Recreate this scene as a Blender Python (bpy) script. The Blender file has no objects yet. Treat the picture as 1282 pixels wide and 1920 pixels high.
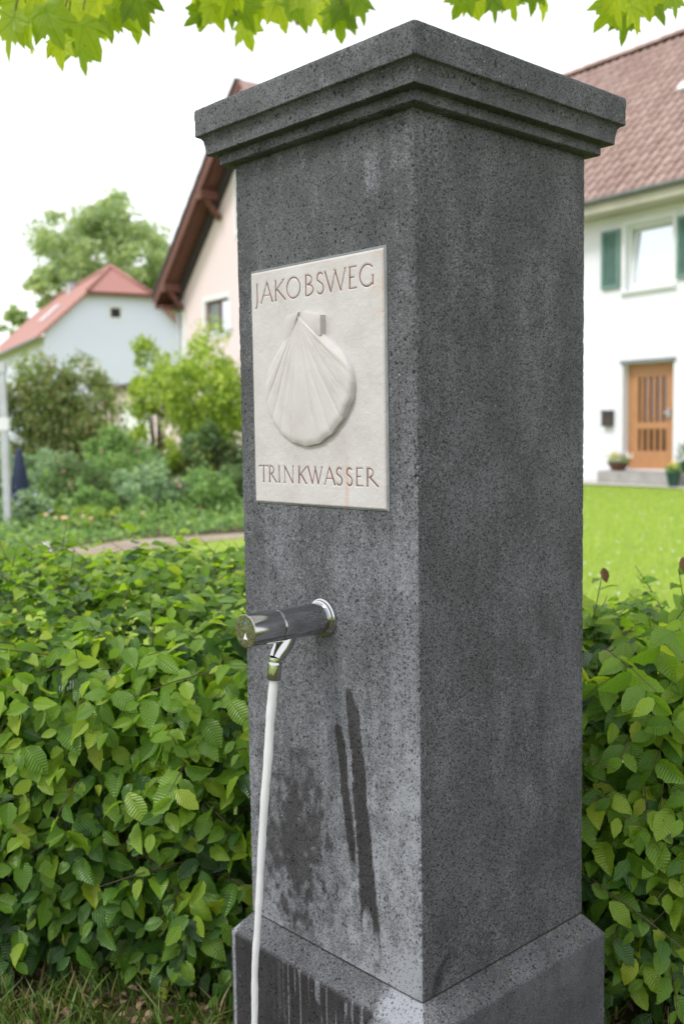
import bpy, bmesh, math, random
import numpy as np
from mathutils import Vector, Matrix
random.seed(7); rng = np.random.default_rng(11)
sc = bpy.context.scene
COL = sc.collection
PI = math.pi

# ------------------------------------------------------------ camera
EYE = Vector((0, 0, 1.2))
RT = Vector((0.99988037, -0.00125321, -0.01541641)).normalized()
FW = Vector((0.0, 0.9967122, -0.08102338)).normalized()
UP = RT.cross(FW).normalized()
cam = bpy.data.cameras.new('camera'); co = bpy.data.objects.new('camera', cam); COL.objects.link(co)
M = Matrix.Identity(4)
for i in range(3):
    M[i][0] = RT[i]; M[i][1] = UP[i]; M[i][2] = -FW[i]; M[i][3] = EYE[i]
co.matrix_world = M
cam.sensor_fit = 'VERTICAL'; cam.sensor_height = 36; cam.sensor_width = 24.04; cam.lens = 35.87
cam.clip_start = .05; cam.clip_end = 1500
cam.dof.use_dof = True; cam.dof.focus_distance = 1.56; cam.dof.aperture_fstop = 4.5
sc.camera = co
FPX = 1913.08
def ray(px, py):
    return RT * ((px - 641) / FPX) + UP * ((960 - py) / FPX) + FW
def at(px, py, Y):
    d = ray(px, py); return EYE + d * (Y / d.y)

# ------------------------------------------------------------ light
SUN_EL, SUN_AZ = math.radians(52), math.radians(238)      # compass direction the light comes from (left, a little behind the camera)
w = bpy.data.worlds.new('World'); sc.world = w; w.use_nodes = True
nt = w.node_tree; nt.nodes.clear()
o_ = nt.nodes.new('ShaderNodeOutputWorld'); bg = nt.nodes.new('ShaderNodeBackground')
sky = nt.nodes.new('ShaderNodeTexSky'); sky.sky_type = 'NISHITA'; sky.sun_disc = False
sky.sun_elevation = SUN_EL; sky.sun_rotation = SUN_AZ; sky.air_density = 1.2; sky.dust_density = 3
mx = nt.nodes.new('ShaderNodeMix'); mx.data_type = 'RGBA'
tc = nt.nodes.new('ShaderNodeTexCoord'); nz = nt.nodes.new('ShaderNodeTexNoise'); nz.inputs['Scale'].default_value = 2.2; nz.inputs['Detail'].default_value = 4
rp = nt.nodes.new('ShaderNodeMapRange'); rp.inputs[1].default_value = .3; rp.inputs[2].default_value = .7; rp.inputs[3].default_value = .86; rp.inputs[4].default_value = .97
nt.links.new(tc.outputs['Generated'], nz.inputs['Vector']); nt.links.new(nz.outputs['Fac'], rp.inputs[0]); nt.links.new(rp.outputs[0], mx.inputs['Factor'])
nt.links.new(sky.outputs[0], mx.inputs['A']); mx.inputs['B'].default_value = (10.6, 10.8, 11.1, 1)
nt.links.new(mx.outputs['Result'], bg.inputs[0]); bg.inputs[1].default_value = .1
nt.links.new(bg.outputs[0], o_.inputs[0])
sl = bpy.data.lights.new('sun', 'SUN'); so = bpy.data.objects.new('sun', sl); COL.objects.link(so)
sl.energy = 1.5; sl.angle = math.radians(14); sl.color = (1, .97, .93)
sd = Vector((math.sin(SUN_AZ) * math.cos(SUN_EL), math.cos(SUN_AZ) * math.cos(SUN_EL), math.sin(SUN_EL)))
so.rotation_euler = sd.to_track_quat('Z', 'Y').to_euler(); so.location = (-5, -3, 12)
sc.view_settings.view_transform = 'Standard'; sc.view_settings.look = 'None'; sc.view_settings.gamma = 1
sc.view_settings.exposure = .62
sc.render.engine = 'CYCLES'; sc.cycles.max_bounces = 8

# ------------------------------------------------------------ node helpers
class NB:
    def __init__(s, name):
        s.m = bpy.data.materials.new(name); s.m.use_nodes = True; s.t = s.m.node_tree; s.t.nodes.clear()
        s.out = s.t.nodes.new('ShaderNodeOutputMaterial'); s.bs = s.t.nodes.new('ShaderNodeBsdfPrincipled')
        s.t.links.new(s.bs.outputs[0], s.out.inputs[0])
    def n(s, typ, **kw):
        nd = s.t.nodes.new(typ)
        for k, v in kw.items(): setattr(nd, k, v)
        return nd
    def put(s, v, inp):
        if isinstance(v, bpy.types.NodeSocket): s.t.links.new(v, inp)
        elif v is not None: inp.default_value = v
    def math(s, op, a, b=None, c=None, clamp=False):
        nd = s.n('ShaderNodeMath', operation=op); nd.use_clamp = clamp
        for i, v in enumerate((a, b, c)):
            if v is not None: s.put(v, nd.inputs[i])
        return nd.outputs[0]
    def obj(s, scale=(1, 1, 1), kind='Object'):
        t = s.n('ShaderNodeTexCoord'); m = s.n('ShaderNodeMapping'); m.inputs['Scale'].default_value = scale
        s.t.links.new(t.outputs[kind], m.inputs[0]); return m.outputs[0]
    def noise(s, vec, scale, detail=3, rough=.5):
        nd = s.n('ShaderNodeTexNoise'); s.put(vec, nd.inputs['Vector']); nd.inputs['Scale'].default_value = scale
        nd.inputs['Detail'].default_value = detail; nd.inputs['Roughness'].default_value = rough; return nd.outputs['Fac']
    def voro(s, vec, scale, out='Distance', feat='F1'):
        nd = s.n('ShaderNodeTexVoronoi', feature=feat); s.put(vec, nd.inputs['Vector']); nd.inputs['Scale'].default_value = scale; return nd
    def rng(s, v, a, b, c=0., d=1.):
        nd = s.n('ShaderNodeMapRange'); s.put(v, nd.inputs[0])
        for i, x in enumerate((a, b, c, d)): s.put(x, nd.inputs[i + 1])
        return nd.outputs[0]
    def mix(s, f, a, b, mode='MIX'):
        nd = s.n('ShaderNodeMix', data_type='RGBA', blend_type=mode)
        s.put(f, nd.inputs['Factor'])
        for v, k in ((a, 'A'), (b, 'B')):
            if isinstance(v, tuple) and len(v) == 3: v = (*v, 1)
            s.put(v, nd.inputs[k])
        return nd.outputs['Result']
    def ramp(s, v, stops):
        nd = s.n('ShaderNodeValToRGB'); s.put(v, nd.inputs[0]); e = nd.color_ramp.elements
        while len(e) < len(stops): e.new(.5)
        for i, (p, c) in enumerate(stops): e[i].position = p; e[i].color = (*c, 1)
        return nd.outputs[0]
    def attr(s, name):
        nd = s.n('ShaderNodeAttribute'); nd.attribute_name = name; return nd.outputs['Fac']
    def bump(s, h, strength=.5, dist=.002, prev=None):
        nd = s.n('ShaderNodeBump'); nd.inputs['Strength'].default_value = strength; nd.inputs['Distance'].default_value = dist
        s.put(h, nd.inputs['Height'])
        if prev is not None: s.put(prev, nd.inputs['Normal'])
        return nd.outputs[0]
    def set(s, color=None, rough=None, normal=None, metal=None, spec=None):
        if color is not None: s.put((*color, 1) if isinstance(color, tuple) and len(color) == 3 else color, s.bs.inputs['Base Color'])
        if rough is not None: s.put(rough, s.bs.inputs['Roughness'])
        if normal is not None: s.put(normal, s.bs.inputs['Normal'])
        if metal is not None: s.put(metal, s.bs.inputs['Metallic'])
        if spec is not None: s.put(spec, s.bs.inputs['Specular IOR Level'])
        return s.m

def plain(name, color, rough=.7, var=.12, scale=6, metal=0, bump=.15, bscale=60, dist=.004):
    b = NB(name); v = b.obj()
    n1 = b.noise(v, scale, 4)
    lo = tuple(c * (1 - var) for c in color); hi = tuple(min(1, c * (1 + var)) for c in color)
    c = b.mix(b.rng(n1, .3, .7), lo, hi)
    return b.set(c, b.rng(n1, .3, .7, max(0, rough - .06), min(1, rough + .06)), b.bump(b.noise(v, bscale, 4), bump, dist), metal)

def basalt():
    b = NB('basalt'); v = b.obj()
    vs = b.obj((1, 1, .22)); vd = b.obj((1.1, 1, .85))
    fine = b.noise(v, 480, 2, .8); med = b.noise(v, 210, 3, .65); blot = b.noise(v, 9, 5, .6); strk = b.noise(vs, 16, 4, .6)
    tone = b.math('ADD', b.math('MULTIPLY', blot, .55), b.math('MULTIPLY', strk, .45))
    base = b.ramp(b.rng(tone, .32, .68), [(0, (.044, .044, .047)), (.5, (.069, .070, .076)), (1, (.105, .108, .118))])
    g = b.math('ADD', b.math('MULTIPLY', fine, .78), b.math('MULTIPLY', med, .22))
    grain = b.rng(g, .32, .68, .25, 1.9)
    base = b.mix(1., base, b.n('ShaderNodeCombineColor').outputs[0], 'MULTIPLY')
    cc = base.node.inputs['B'].links[0].from_node
    for k in range(3): b.put(grain, cc.inputs[k])
    # vesicles of three sizes: bump pits, their inner shade painted into the colour
    def holes(vec, sc_, lo, hi, dens):
        vo = b.voro(vec, sc_); rnd = b.n('ShaderNodeSeparateColor'); b.t.links.new(vo.outputs['Color'], rnd.inputs[0])
        size = b.rng(rnd.outputs[0], 1 - dens, 1, 0, hi)
        return b.rng(b.math('SUBTRACT', size, vo.outputs['Distance']), 0, lo, 0, 1)
    h1 = holes(vd, 320, .10, .54, .60); h2 = holes(vd, 150, .05, .37, .60); h3 = b.math('MAXIMUM', holes(vd, 62, .03, .20, .42), holes(b.obj((1.6, 1, .45)), 46, .03, .15, .12))
    h = b.math('MAXIMUM', b.math('MAXIMUM', b.math('MULTIPLY', h1, .8), h2), h3, clamp=True)
    col = b.mix(b.math('MULTIPLY', h, .92), base, (.009, .009, .010))
    # pale crystals
    cr = holes(v, 85, .04, .14, .16)
    col = b.mix(b.math('MULTIPLY', cr, .8), col, (.42, .42, .38))
    # lime bloom and wetting, kept as attributes of the stone's skin
    lime = b.attr('lime'); wet = b.attr('wet')
    sp = b.noise(v, 330, 2, .8); mid = b.noise(v, 130, 4, .75)
    lm = b.rng(b.math('ADD', lime, b.math('ADD', b.math('MULTIPLY', b.math('SUBTRACT', sp, .5), 1.5), b.math('MULTIPLY', b.math('SUBTRACT', mid, .5), 1.0))), .22, 1.0, 0, 1)
    col = b.mix(b.math('MULTIPLY', b.math('MULTIPLY', lm, .72), b.math('SUBTRACT', 1, b.math('MULTIPLY', h, .6))), col, (.33, .345, .385))
    wm = b.rng(b.math('ADD', wet, b.math('ADD', b.math('MULTIPLY', b.math('SUBTRACT', sp, .5), .5), b.math('MULTIPLY', b.math('SUBTRACT', mid, .5), .6))), .34, .66, 0, 1)
    dark = b.mix(1., col, (.45, .42, .43), 'MULTIPLY')
    col = b.mix(wm, col, dark)
    moss = b.attr('moss')
    ms = b.rng(b.math('ADD', moss, b.math('MULTIPLY', b.math('SUBTRACT', mid, .5), 1.6)), .6, .8, 0, 1)
    col = b.mix(b.math('MULTIPLY', ms, .6), col, (.20, .19, .09))
    ht = b.math('SUBTRACT', b.math('MULTIPLY', g, .35), h)
    return b.set(col, b.rng(wm, 0, 1, .82, .5), b.bump(ht, .75, .0022), 0, .35)

def sandstone():
    b = NB('sandstone'); v = b.obj()
    big = b.noise(v, 14, 4, .6); f = b.noise(v, 420, 3, .7); s = b.noise(b.obj((1, 1, .15)), 28, 3)
    c = b.ramp(b.rng(big, .3, .72), [(0, (.43, .395, .385)), (.45, (.49, .465, .462)), (1, (.52, .505, .51))])
    c = b.mix(b.rng(f, .35, .65, 0, .25), c, (.54, .53, .53))
    c = b.mix(b.math('MULTIPLY', b.attr('rust'), b.rng(s, .35, .65, .3, 1)), c, (.50, .30, .20))
    c = b.mix(b.attr('dirt'), c, (.25, .24, .23))
    return b.set(c, .85, b.bump(b.math('ADD', f, b.math('MULTIPLY', b.noise(v, 120, 3), .6)), .35, .0012), 0, .3)

def leafmat(name, stops, trans=.35, rough=.42, veins=True, gloss=.5, tcol=None, tsat=1.0):
    b = NB(name)
    gi = b.n('ShaderNodeNewGeometry'); oi = b.n('ShaderNodeObjectInfo')
    r = b.math('FRACT', b.math('ADD', gi.outputs['Random Per Island'], oi.outputs['Random']))
    c = b.ramp(r, stops)
    nrm = None
    if veins:
        uv = b.n('ShaderNodeUVMap'); se = b.n('ShaderNodeSeparateXYZ'); b.t.links.new(uv.outputs[0], se.inputs[0])
        av = b.math('ABSOLUTE', se.outputs[1])
        ph = b.math('MULTIPLY', b.math('SUBTRACT', se.outputs[0], b.math('MULTIPLY', av, .55)), 2 * PI * 12)
        st = b.math('ABSOLUTE', b.math('SINE', b.math('MULTIPLY', ph, .5)))
        vein = b.rng(st, 0, .35, 1, 0); mid = b.rng(av, 0, .022, 1, 0)
        vv = b.math('MAXIMUM', vein, mid)
        lighter = b.mix(1., c, (1.5, 1.4, 1.5), 'MULTIPLY')
        c = b.mix(b.math('MULTIPLY', vv, .26), c, lighter)
        nrm = b.bump(b.math('SUBTRACT', st, mid), .55, .0016)
    if name == 'plane_leaf':      # palmate veins from the leaf base, one to each lobe, in the leaf's own coordinates
        se = b.n('ShaderNodeSeparateXYZ'); b.t.links.new(b.n('ShaderNodeTexCoord').outputs['Object'], se.inputs[0])
        best = None
        for a_ in (0, 44, -44, 92, -92):
            ca, sa = math.cos(math.radians(a_)), math.sin(math.radians(a_))
            al = b.math('ADD', b.math('MULTIPLY', se.outputs[0], ca), b.math('MULTIPLY', se.outputs[1], sa))
            ac = b.math('ABSOLUTE', b.math('SUBTRACT', b.math('MULTIPLY', se.outputs[1], ca), b.math('MULTIPLY', se.outputs[0], sa)))
            v_ = b.math('MULTIPLY', b.rng(ac, .010, .028, 1, 0), b.rng(al, 0, .02, 0, 1)); best = v_ if best is None else b.math('MAXIMUM', best, v_)
        blot = b.noise(b.obj(), 5, 4); c = b.mix(b.rng(blot, .35, .7, 0, .35), c, b.mix(1., c, (.6, .66, .5), 'MULTIPLY'))
        c = b.mix(b.math('MULTIPLY', best, .5), c, b.mix(1., c, (.5, .6, .4), 'MULTIPLY'))
    b.set(c, rough, nrm, 0, gloss)
    tr = b.n('ShaderNodeBsdfTranslucent'); ms = b.n('ShaderNodeMixShader')
    b.put(b.mix(1., c, tcol or (1.75, 1.7, .8), 'MULTIPLY'), tr.inputs[0]); ms.inputs[0].default_value = trans
    if nrm is not None: b.put(nrm, tr.inputs['Normal'])
    b.t.links.new(b.bs.outputs[0], ms.inputs[1]); b.t.links.new(tr.outputs[0], ms.inputs[2]); b.t.links.new(ms.outputs[0], b.out.inputs[0])
    return b.m

def glassy(name, tint, rough=.04):
    b = NB(name)
    b.set(tint, rough, None, 0, 1.0); b.bs.inputs['Coat Weight'].default_value = 1.0; b.bs.inputs['IOR'].default_value = 1.8
    return b.m

MT = {}
MT['basalt'] = basalt(); MT['sandstone'] = sandstone()
MT['mortar'] = plain('mortar', (.19, .21, .22), .9, .2, 60, bscale=300, dist=.001)
MT['joint'] = plain('joint_dirt', (.035, .03, .02), .95, .3, 80)
MT['ink'] = plain('faded_red_paint', (.17, .065, .05), .85, .5, 60)
b = NB('chrome'); v = b.obj()
MT['chrome'] = b.set((.52, .53, .54), b.rng(b.noise(v, 60, 4), .3, .7, .06, .16), b.bump(b.noise(v, 25, 2), .03, .001), 1)
b = NB('chrome_spotted'); v = b.obj()
MT['chrome_end'] = b.set(b.mix(b.rng(b.noise(v, 500, 3), .55, .7), (.50, .50, .46), (.66, .66, .6)), b.rng(b.noise(v, 300, 4), .4, .7, .14, .38), b.bump(b.noise(v, 300, 3), .08, .0006), 1)
MT['blue_dot'] = plain('blue_enamel', (.02, .22, .55), .3)
b = NB('aerated_water'); v = b.obj((1, 1, .05))
MT['water'] = b.set(b.mix(b.noise(v, 300, 3), (.80, .81, .83), (.90, .91, .92)), .12, b.bump(b.noise(v, 160, 3), .4, .002), 0, .5)
b.bs.inputs['Transmission Weight'].default_value = .40; b.bs.inputs['IOR'].default_value = 1.33
MT['white_render'] = plain('white_render', (.74, .75, .81), .9, .03, .8, bscale=70)
MT['pink_render'] = plain('pink_render', (.74, .605, .625), .9, .03, .8, bscale=70)
MT['pale_blue_render'] = plain('pale_blue_render', (.70, .725, .90), .9, .03, .5, bscale=70)
MT['white_paint'] = plain('white_paint', (.72, .73, .76), .5, .04, 3, bump=.03)
MT['cream_paint'] = plain('cream_paint', (.46, .44, .36), .7, .1, 3)
MT['grey_metal'] = plain('grey_metal', (.22, .24, .25), .5, .15, 5, metal=.5, bump=.05)
MT['zinc'] = plain('zinc_post', (.50, .52, .55), .5, .1, 8, metal=.4, bump=.05)
MT['shutter_green'] = plain('shutter_green', (.13, .235, .21), .55, .12, 8, bump=.05)
MT['brown_wood'] = plain('red_brown_stained_wood', (.135, .050, .038), .7, .3, 9)
MT['dark_tile'] = plain('dark_roof_tile', (.045, .036, .038), .8, .35, 12)
b = NB('honey_wood'); v = b.obj((6, 6, .5)); n1 = b.noise(v, 9, 5, .6)
MT['honey_wood'] = b.set(b.mix(b.rng(n1, .3, .7), (.38, .175, .075), (.50, .26, .12)), .45, b.bump(n1, .15, .002))
b = NB('bar_wood'); v = b.obj((6, 6, .5)); n1 = b.noise(v, 9, 5, .6)
MT['bar_wood'] = b.set(b.mix(b.rng(n1, .3, .7), (.28, .12, .05), (.40, .19, .085)), .5, b.bump(n1, .15, .002))
MT['dark_glass'] = glassy('dark_glass', (.02, .022, .02))
MT['sky_glass'] = glassy('window_glass', (.30, .33, .36), .02)
b = NB('mirror_glass'); MT['mirror_glass'] = b.set((.66, .71, .77), .03, None, .85)
MT['mailbox'] = plain('brown_enamel', (.055, .045, .042), .5, .1, 8)
MT['concrete'] = plain('concrete_step', (.33, .32, .31), .9, .15, 5, bscale=50)
MT['paving'] = plain('pale_paving', (.52, .49, .46), .9, .15, 3)
MT['terracotta'] = plain('brown_pot', (.11, .045, .035), .7, .2, 12)
MT['green_pot'] = plain('dark_green_pot', (.012, .05, .035), .4, .2, 12)
def tilemat(name, a, bb, cc):
    b = NB(name); v = b.obj(); gi = b.n('ShaderNodeNewGeometry'); oi = b.n('ShaderNodeObjectInfo')
    r = b.math('FRACT', b.math('ADD', gi.outputs['Random Per Island'], oi.outputs['Random']))
    c = b.ramp(r, [(0, a), (.5, bb), (1, cc)])
    c = b.mix(b.rng(b.noise(v, 2.5, 5, .6), .45, .75, 0, .5), c, (.20, .15, .14))
    return b.set(c, .8, b.bump(b.noise(v, 60, 3), .2, .004))
MT['roof_tile'] = tilemat('weathered_clay_tile', (.31, .205, .185), (.37, .25, .225), (.42, .30, .275))
b = NB('new_clay_tile'); v = b.obj((1, 1, 1)); 
cr_ = b.n('ShaderNodeTexWave', wave_type='BANDS', bands_direction='Z'); b.put(v, cr_.inputs[0]); cr_.inputs['Scale'].default_value = 1.6; cr_.inputs['Distortion'].default_value = .4
n1 = b.noise(v, 3, 4)
MT['new_tile'] = b.set(b.mix(cr_.outputs['Fac'], b.mix(n1, (.31, .135, .115), (.36, .165, .14)), (.40, .20, .175)), .75, b.bump(cr_.outputs['Fac'], .5, .03))
# plants
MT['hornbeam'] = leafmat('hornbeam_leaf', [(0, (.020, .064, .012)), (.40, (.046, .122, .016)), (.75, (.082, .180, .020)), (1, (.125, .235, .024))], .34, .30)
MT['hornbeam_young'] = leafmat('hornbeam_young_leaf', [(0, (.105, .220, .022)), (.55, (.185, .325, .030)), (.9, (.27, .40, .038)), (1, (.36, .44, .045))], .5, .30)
MT['hornbeam_bronze'] = leafmat('hornbeam_bronze_leaf', [(0, (.16, .10, .05)), (1, (.22, .12, .06))], .3, .45, tcol=(1.5, 1, .5))
MT['plane_leaf'] = leafmat('plane_leaf', [(0, (.11, .18, .014)), (.3, (.20, .29, .022)), (.65, (.31, .39, .03)), (1, (.43, .48, .06))], .66, .45, veins=False, tcol=(1.75, 1.75, .7))
MT['twig'] = plain('brown_twig', (.075, .045, .03), .8, .3, 40)
MT['bark'] = plain('grey_bark', (.16, .14, .11), .9, .35, 9, bscale=25, dist=.02)
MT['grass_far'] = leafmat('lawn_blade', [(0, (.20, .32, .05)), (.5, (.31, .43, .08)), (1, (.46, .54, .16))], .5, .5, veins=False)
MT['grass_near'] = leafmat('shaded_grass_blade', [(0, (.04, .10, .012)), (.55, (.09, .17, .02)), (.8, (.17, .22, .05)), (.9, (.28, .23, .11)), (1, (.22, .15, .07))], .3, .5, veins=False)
MT['litter'] = leafmat('dry_litter', [(0, (.10, .06, .035)), (.6, (.20, .13, .08)), (1, (.36, .26, .16))], .1, .8, veins=False)
MT['olive_leaf'] = leafmat('olive_bush_leaf', [(0, (0.108, 0.160, 0.059)), (.5, (0.199, 0.273, 0.089)), (.85, (0.291, 0.367, 0.136)), (1, (0.368, 0.224, 0.156))], 0.45, .5, veins=False, tcol=(1.5, 1.5, .9))
MT['lime_leaf'] = leafmat('lime_bush_leaf', [(0, (0.139, 0.247, 0.039)), (.5, (0.309, 0.433, 0.058)), (1, (0.524, 0.609, 0.116))], 0.45, .5, veins=False, tcol=(1.5, 1.5, .9))
MT['mid_leaf'] = leafmat('perennial_leaf', [(0, (0.089, 0.188, 0.062)), (.5, (0.197, 0.341, 0.103)), (1, (0.358, 0.513, 0.184))], 0.45, .5, veins=False, tcol=(1.5, 1.5, .9))
MT['blue_leaf'] = leafmat('grey_green_leaf', [(0, (0.139, 0.234, 0.136)), (.5, (0.260, 0.384, 0.235)), (1, (0.433, 0.570, 0.369))], 0.45, .5, veins=False, tcol=(1.5, 1.5, .9))
MT['tree_leaf'] = leafmat('distant_tree_leaf', [(0, (0.193, 0.283, 0.146)), (.5, (0.333, 0.432, 0.228)), (1, (0.507, 0.566, 0.354))], 0.5, .5, veins=False, tcol=(1.5, 1.5, .9))
MT['dark_leaf'] = leafmat('dark_bush_leaf', [(0, (0.056, 0.113, 0.046)), (.5, (0.114, 0.194, 0.066)), (1, (0.209, 0.307, 0.112))], 0.42, .5, veins=False, tcol=(1.5, 1.5, .9))
for k, c in dict(pink=(.62, .18, .26), magenta=(.42, .07, .22), violet=(.22, .13, .50), peach=(.80, .48, .33), yellow=(.80, .60, .03), white=(.82, .82, .80), red=(.62, .04, .05), orange=(.65, .33, .04), lilac=(.45, .42, .68)).items():
    MT['f_' + k] = plain(k + '_petals', c, .6, .15, 30, bump=.02)
MT['navy'] = plain('navy_cloth', (.015, .025, .06), .8, .2, 12)
# ground
b = NB('lawn_soil'); v = b.obj()
g1 = b.noise(v, 1.2, 5); g2 = b.noise(v, 30, 5, .7)
c = b.mix(b.rng(g1, .35, .65), (.21, .30, .05), (.27, .36, .07)); c = b.mix(b.rng(g2, .4, .7, 0, .7), c, (.34, .42, .10))
MT['lawn'] = b.set(c, .95, b.bump(g2, .6, .03), 0, .1)
b = NB('worn_soil'); v = b.obj(); g1 = b.noise(v, 9, 6, .7); g2 = b.noise(v, 70, 5, .7)
c = b.mix(b.rng(g1, .4, .62), (.055, .04, .026), (.075, .085, .025)); c = b.mix(b.rng(g2, .5, .75, 0, .8), c, (.17, .12, .075))
MT['worn'] = b.set(c, .95, b.bump(b.math('ADD', g1, g2), .8, .012), 0, .1)
b = NB('gravel_path'); v = b.obj(); g1 = b.noise(v, 2, 5); g2 = b.voro(v, 35).outputs['Distance']
MT['path'] = b.set(b.mix(b.rng(g1, .3, .7), (.23, .17, .13), (.36, .29, .24)), .95, b.bump(g2, .6, .02))
MT['bed_soil'] = plain('bed_soil', (.07, .05, .035), .95, .4, 12, bscale=30, dist=.03)

# ------------------------------------------------------------ mesh helpers
def mesh(name, V, F, mat=None, parent=None, smooth=False, uv=None, attrs=None, mats=None, midx=None, data_only=False):
    me = bpy.data.meshes.new(name)
    V = np.asarray(V, dtype=np.float32).reshape(-1, 3)
    if isinstance(F, np.ndarray):
        nf, k = F.shape
        me.vertices.add(len(V)); me.vertices.foreach_set('co', V.ravel())
        me.loops.add(nf * k); me.loops.foreach_set('vertex_index', F.ravel().astype(np.int32))
        me.polygons.add(nf); me.polygons.foreach_set('loop_start', np.arange(0, nf * k, k, dtype=np.int32))
        me.update(calc_edges=True)
    else:
        me.from_pydata(V.tolist(), [], F); me.update()
    if smooth: me.polygons.foreach_set('use_smooth', np.ones(len(me.polygons), dtype=bool))
    if uv is not None:
        u = me.uv_layers.new(name='UVMap'); li = np.empty(len(me.loops), dtype=np.int32); me.loops.foreach_get('vertex_index', li)
        u.data.foreach_set('uv', np.asarray(uv, dtype=np.float32)[li].ravel())
    for k2, a in (attrs or {}).items():
        at_ = me.attributes.new(k2, 'FLOAT', 'POINT'); at_.data.foreach_set('value', np.asarray(a, dtype=np.float32))
    for m_ in (mats or ([mat] if mat else [])): me.materials.append(m_)
    if midx is not None: me.polygons.foreach_set('material_index', np.asarray(midx, dtype=np.int32))
    me.validate() if not isinstance(F, np.ndarray) else None
    if data_only: return me
    return link(name, me, parent)
def link(name, me, parent=None):
    o = bpy.data.objects.new(name, me); COL.objects.link(o)
    if parent is not None: o.parent = parent
    return o
def thing(name, label, cat, loc=(0, 0, 0), rz=0, group=None):
    o = bpy.data.objects.new(name, None); COL.objects.link(o); o.location = loc; o.rotation_euler = (0, 0, rz)
    o.empty_display_size = .1
    return tag(o, label, cat, group)
def tag(o, label=None, cat=None, group=None, kind=None):
    if label: o['label'] = label
    if cat: o['category'] = cat
    if group: o['group'] = group
    if kind: o['kind'] = kind
    return o
class MB:
    def __init__(s): s.v = []; s.f = []
    def add(s, V, F):
        n = len(s.v); s.v += [tuple(p) for p in V]; s.f += [tuple(i + n for i in f) for f in F]; return s
    def box(s, x0, x1, y0, y1, z0, z1, R=None, T=None):
        P = [(x, y, z) for z in (z0, z1) for x, y in ((x0, y0), (x1, y0), (x1, y1), (x0, y1))]
        if R is not None: P = [tuple(R @ Vector(p)) for p in P]
        if T is not None: P = [tuple(Vector(p) + Vector(T)) for p in P]
        return s.add(P, [(3, 2, 1, 0), (4, 5, 6, 7), (0, 1, 5, 4), (1, 2, 6, 5), (2, 3, 7, 6), (3, 0, 4, 7)])
    def tube(s, pts, rad, n=8, cap=True):
        pts = [Vector(p) for p in pts]; rad = rad if hasattr(rad, '__len__') else [rad] * len(pts)
        rings = []; ref = None
        for i, p in enumerate(pts):
            d = (pts[min(i + 1, len(pts) - 1)] - pts[max(i - 1, 0)]).normalized()
            if ref is None: ref = Vector((0, 0, 1)) if abs(d.z) < .9 else Vector((1, 0, 0))
            a = (ref - d * ref.dot(d)).normalized(); ref = a; c = d.cross(a)
            rings.append([p + (a * math.cos(2 * PI * k / n) + c * math.sin(2 * PI * k / n)) * rad[i] for k in range(n)])
        V = [q for r in rings for q in r]; F = []
        for i in range(len(pts) - 1):
            for k in range(n):
                a_ = i * n + k; b_ = i * n + (k + 1) % n; F.append((a_, b_, b_ + n, a_ + n))
        if cap: F.append(tuple(range(n - 1, -1, -1))); F.append(tuple((len(pts) - 1) * n + k for k in range(n)))
        return s.add(V, F)
    def lathe(s, prof, O, A, n=32):      # prof: (distance along A, radius)
        A = Vector(A).normalized(); O = Vector(O); ref = Vector((0, 0, 1)) if abs(A.z) < .9 else Vector((1, 0, 0))
        a = (ref - A * ref.dot(A)).normalized(); c = A.cross(a)
        V = [O + A * l + (a * math.cos(2 * PI * k / n) + c * math.sin(2 * PI * k / n)) * r for l, r in prof for k in range(n)]; F = []
        for i in range(len(prof) - 1):
            for k in range(n):
                p = i * n + k; q = i * n + (k + 1) % n; F.append((p, q, q + n, p + n))
        F.append(tuple(range(n - 1, -1, -1))); F.append(tuple((len(prof) - 1) * n + k for k in range(n)))
        return s.add(V, F)
    def build(s, name, mat, parent=None, smooth=False):
        return mesh(name, s.v, s.f, mat, parent, smooth)
def autosmooth(o, deg=35):
    me = o.data; me.polygons.foreach_set('use_smooth', np.ones(len(me.polygons), dtype=bool))
    bm = bmesh.new(); bm.from_mesh(me); lim = math.radians(deg)
    for e in bm.edges:
        e.smooth = not (len(e.link_faces) == 2 and e.calc_face_angle(0) > lim)
    bm.to_mesh(me); bm.free(); return o
def vnoise(x, y, seed=0):
    xi = np.floor(x).astype(np.int64); yi = np.floor(y).astype(np.int64); fx = x - xi; fy = y - yi
    fx = fx * fx * (3 - 2 * fx); fy = fy * fy * (3 - 2 * fy)
    def h(a, b_):
        n = (a * 374761393 + b_ * 668265263 + seed * 1442695) & 0x7fffffff
        n = ((n ^ (n >> 13)) * 1274126177) & 0x7fffffff; return ((n ^ (n >> 16)) & 0xffff) / 65535.
    return (h(xi, yi) * (1 - fx) + h(xi + 1, yi) * fx) * (1 - fy) + (h(xi, yi + 1) * (1 - fx) + h(xi + 1, yi + 1) * fx) * fy
def fbm(x, y, seed=0, oct=4):
    t = 0; a = .5
    for k in range(oct): t = t + a * vnoise(x * 2 ** k, y * 2 ** k, seed + k * 17); a *= .5
    return t / (1 - .5 ** oct)
def sstep(a, b_, x): t = np.clip((x - a) / (b_ - a), 0, 1); return t * t * (3 - 2 * t)

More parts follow.
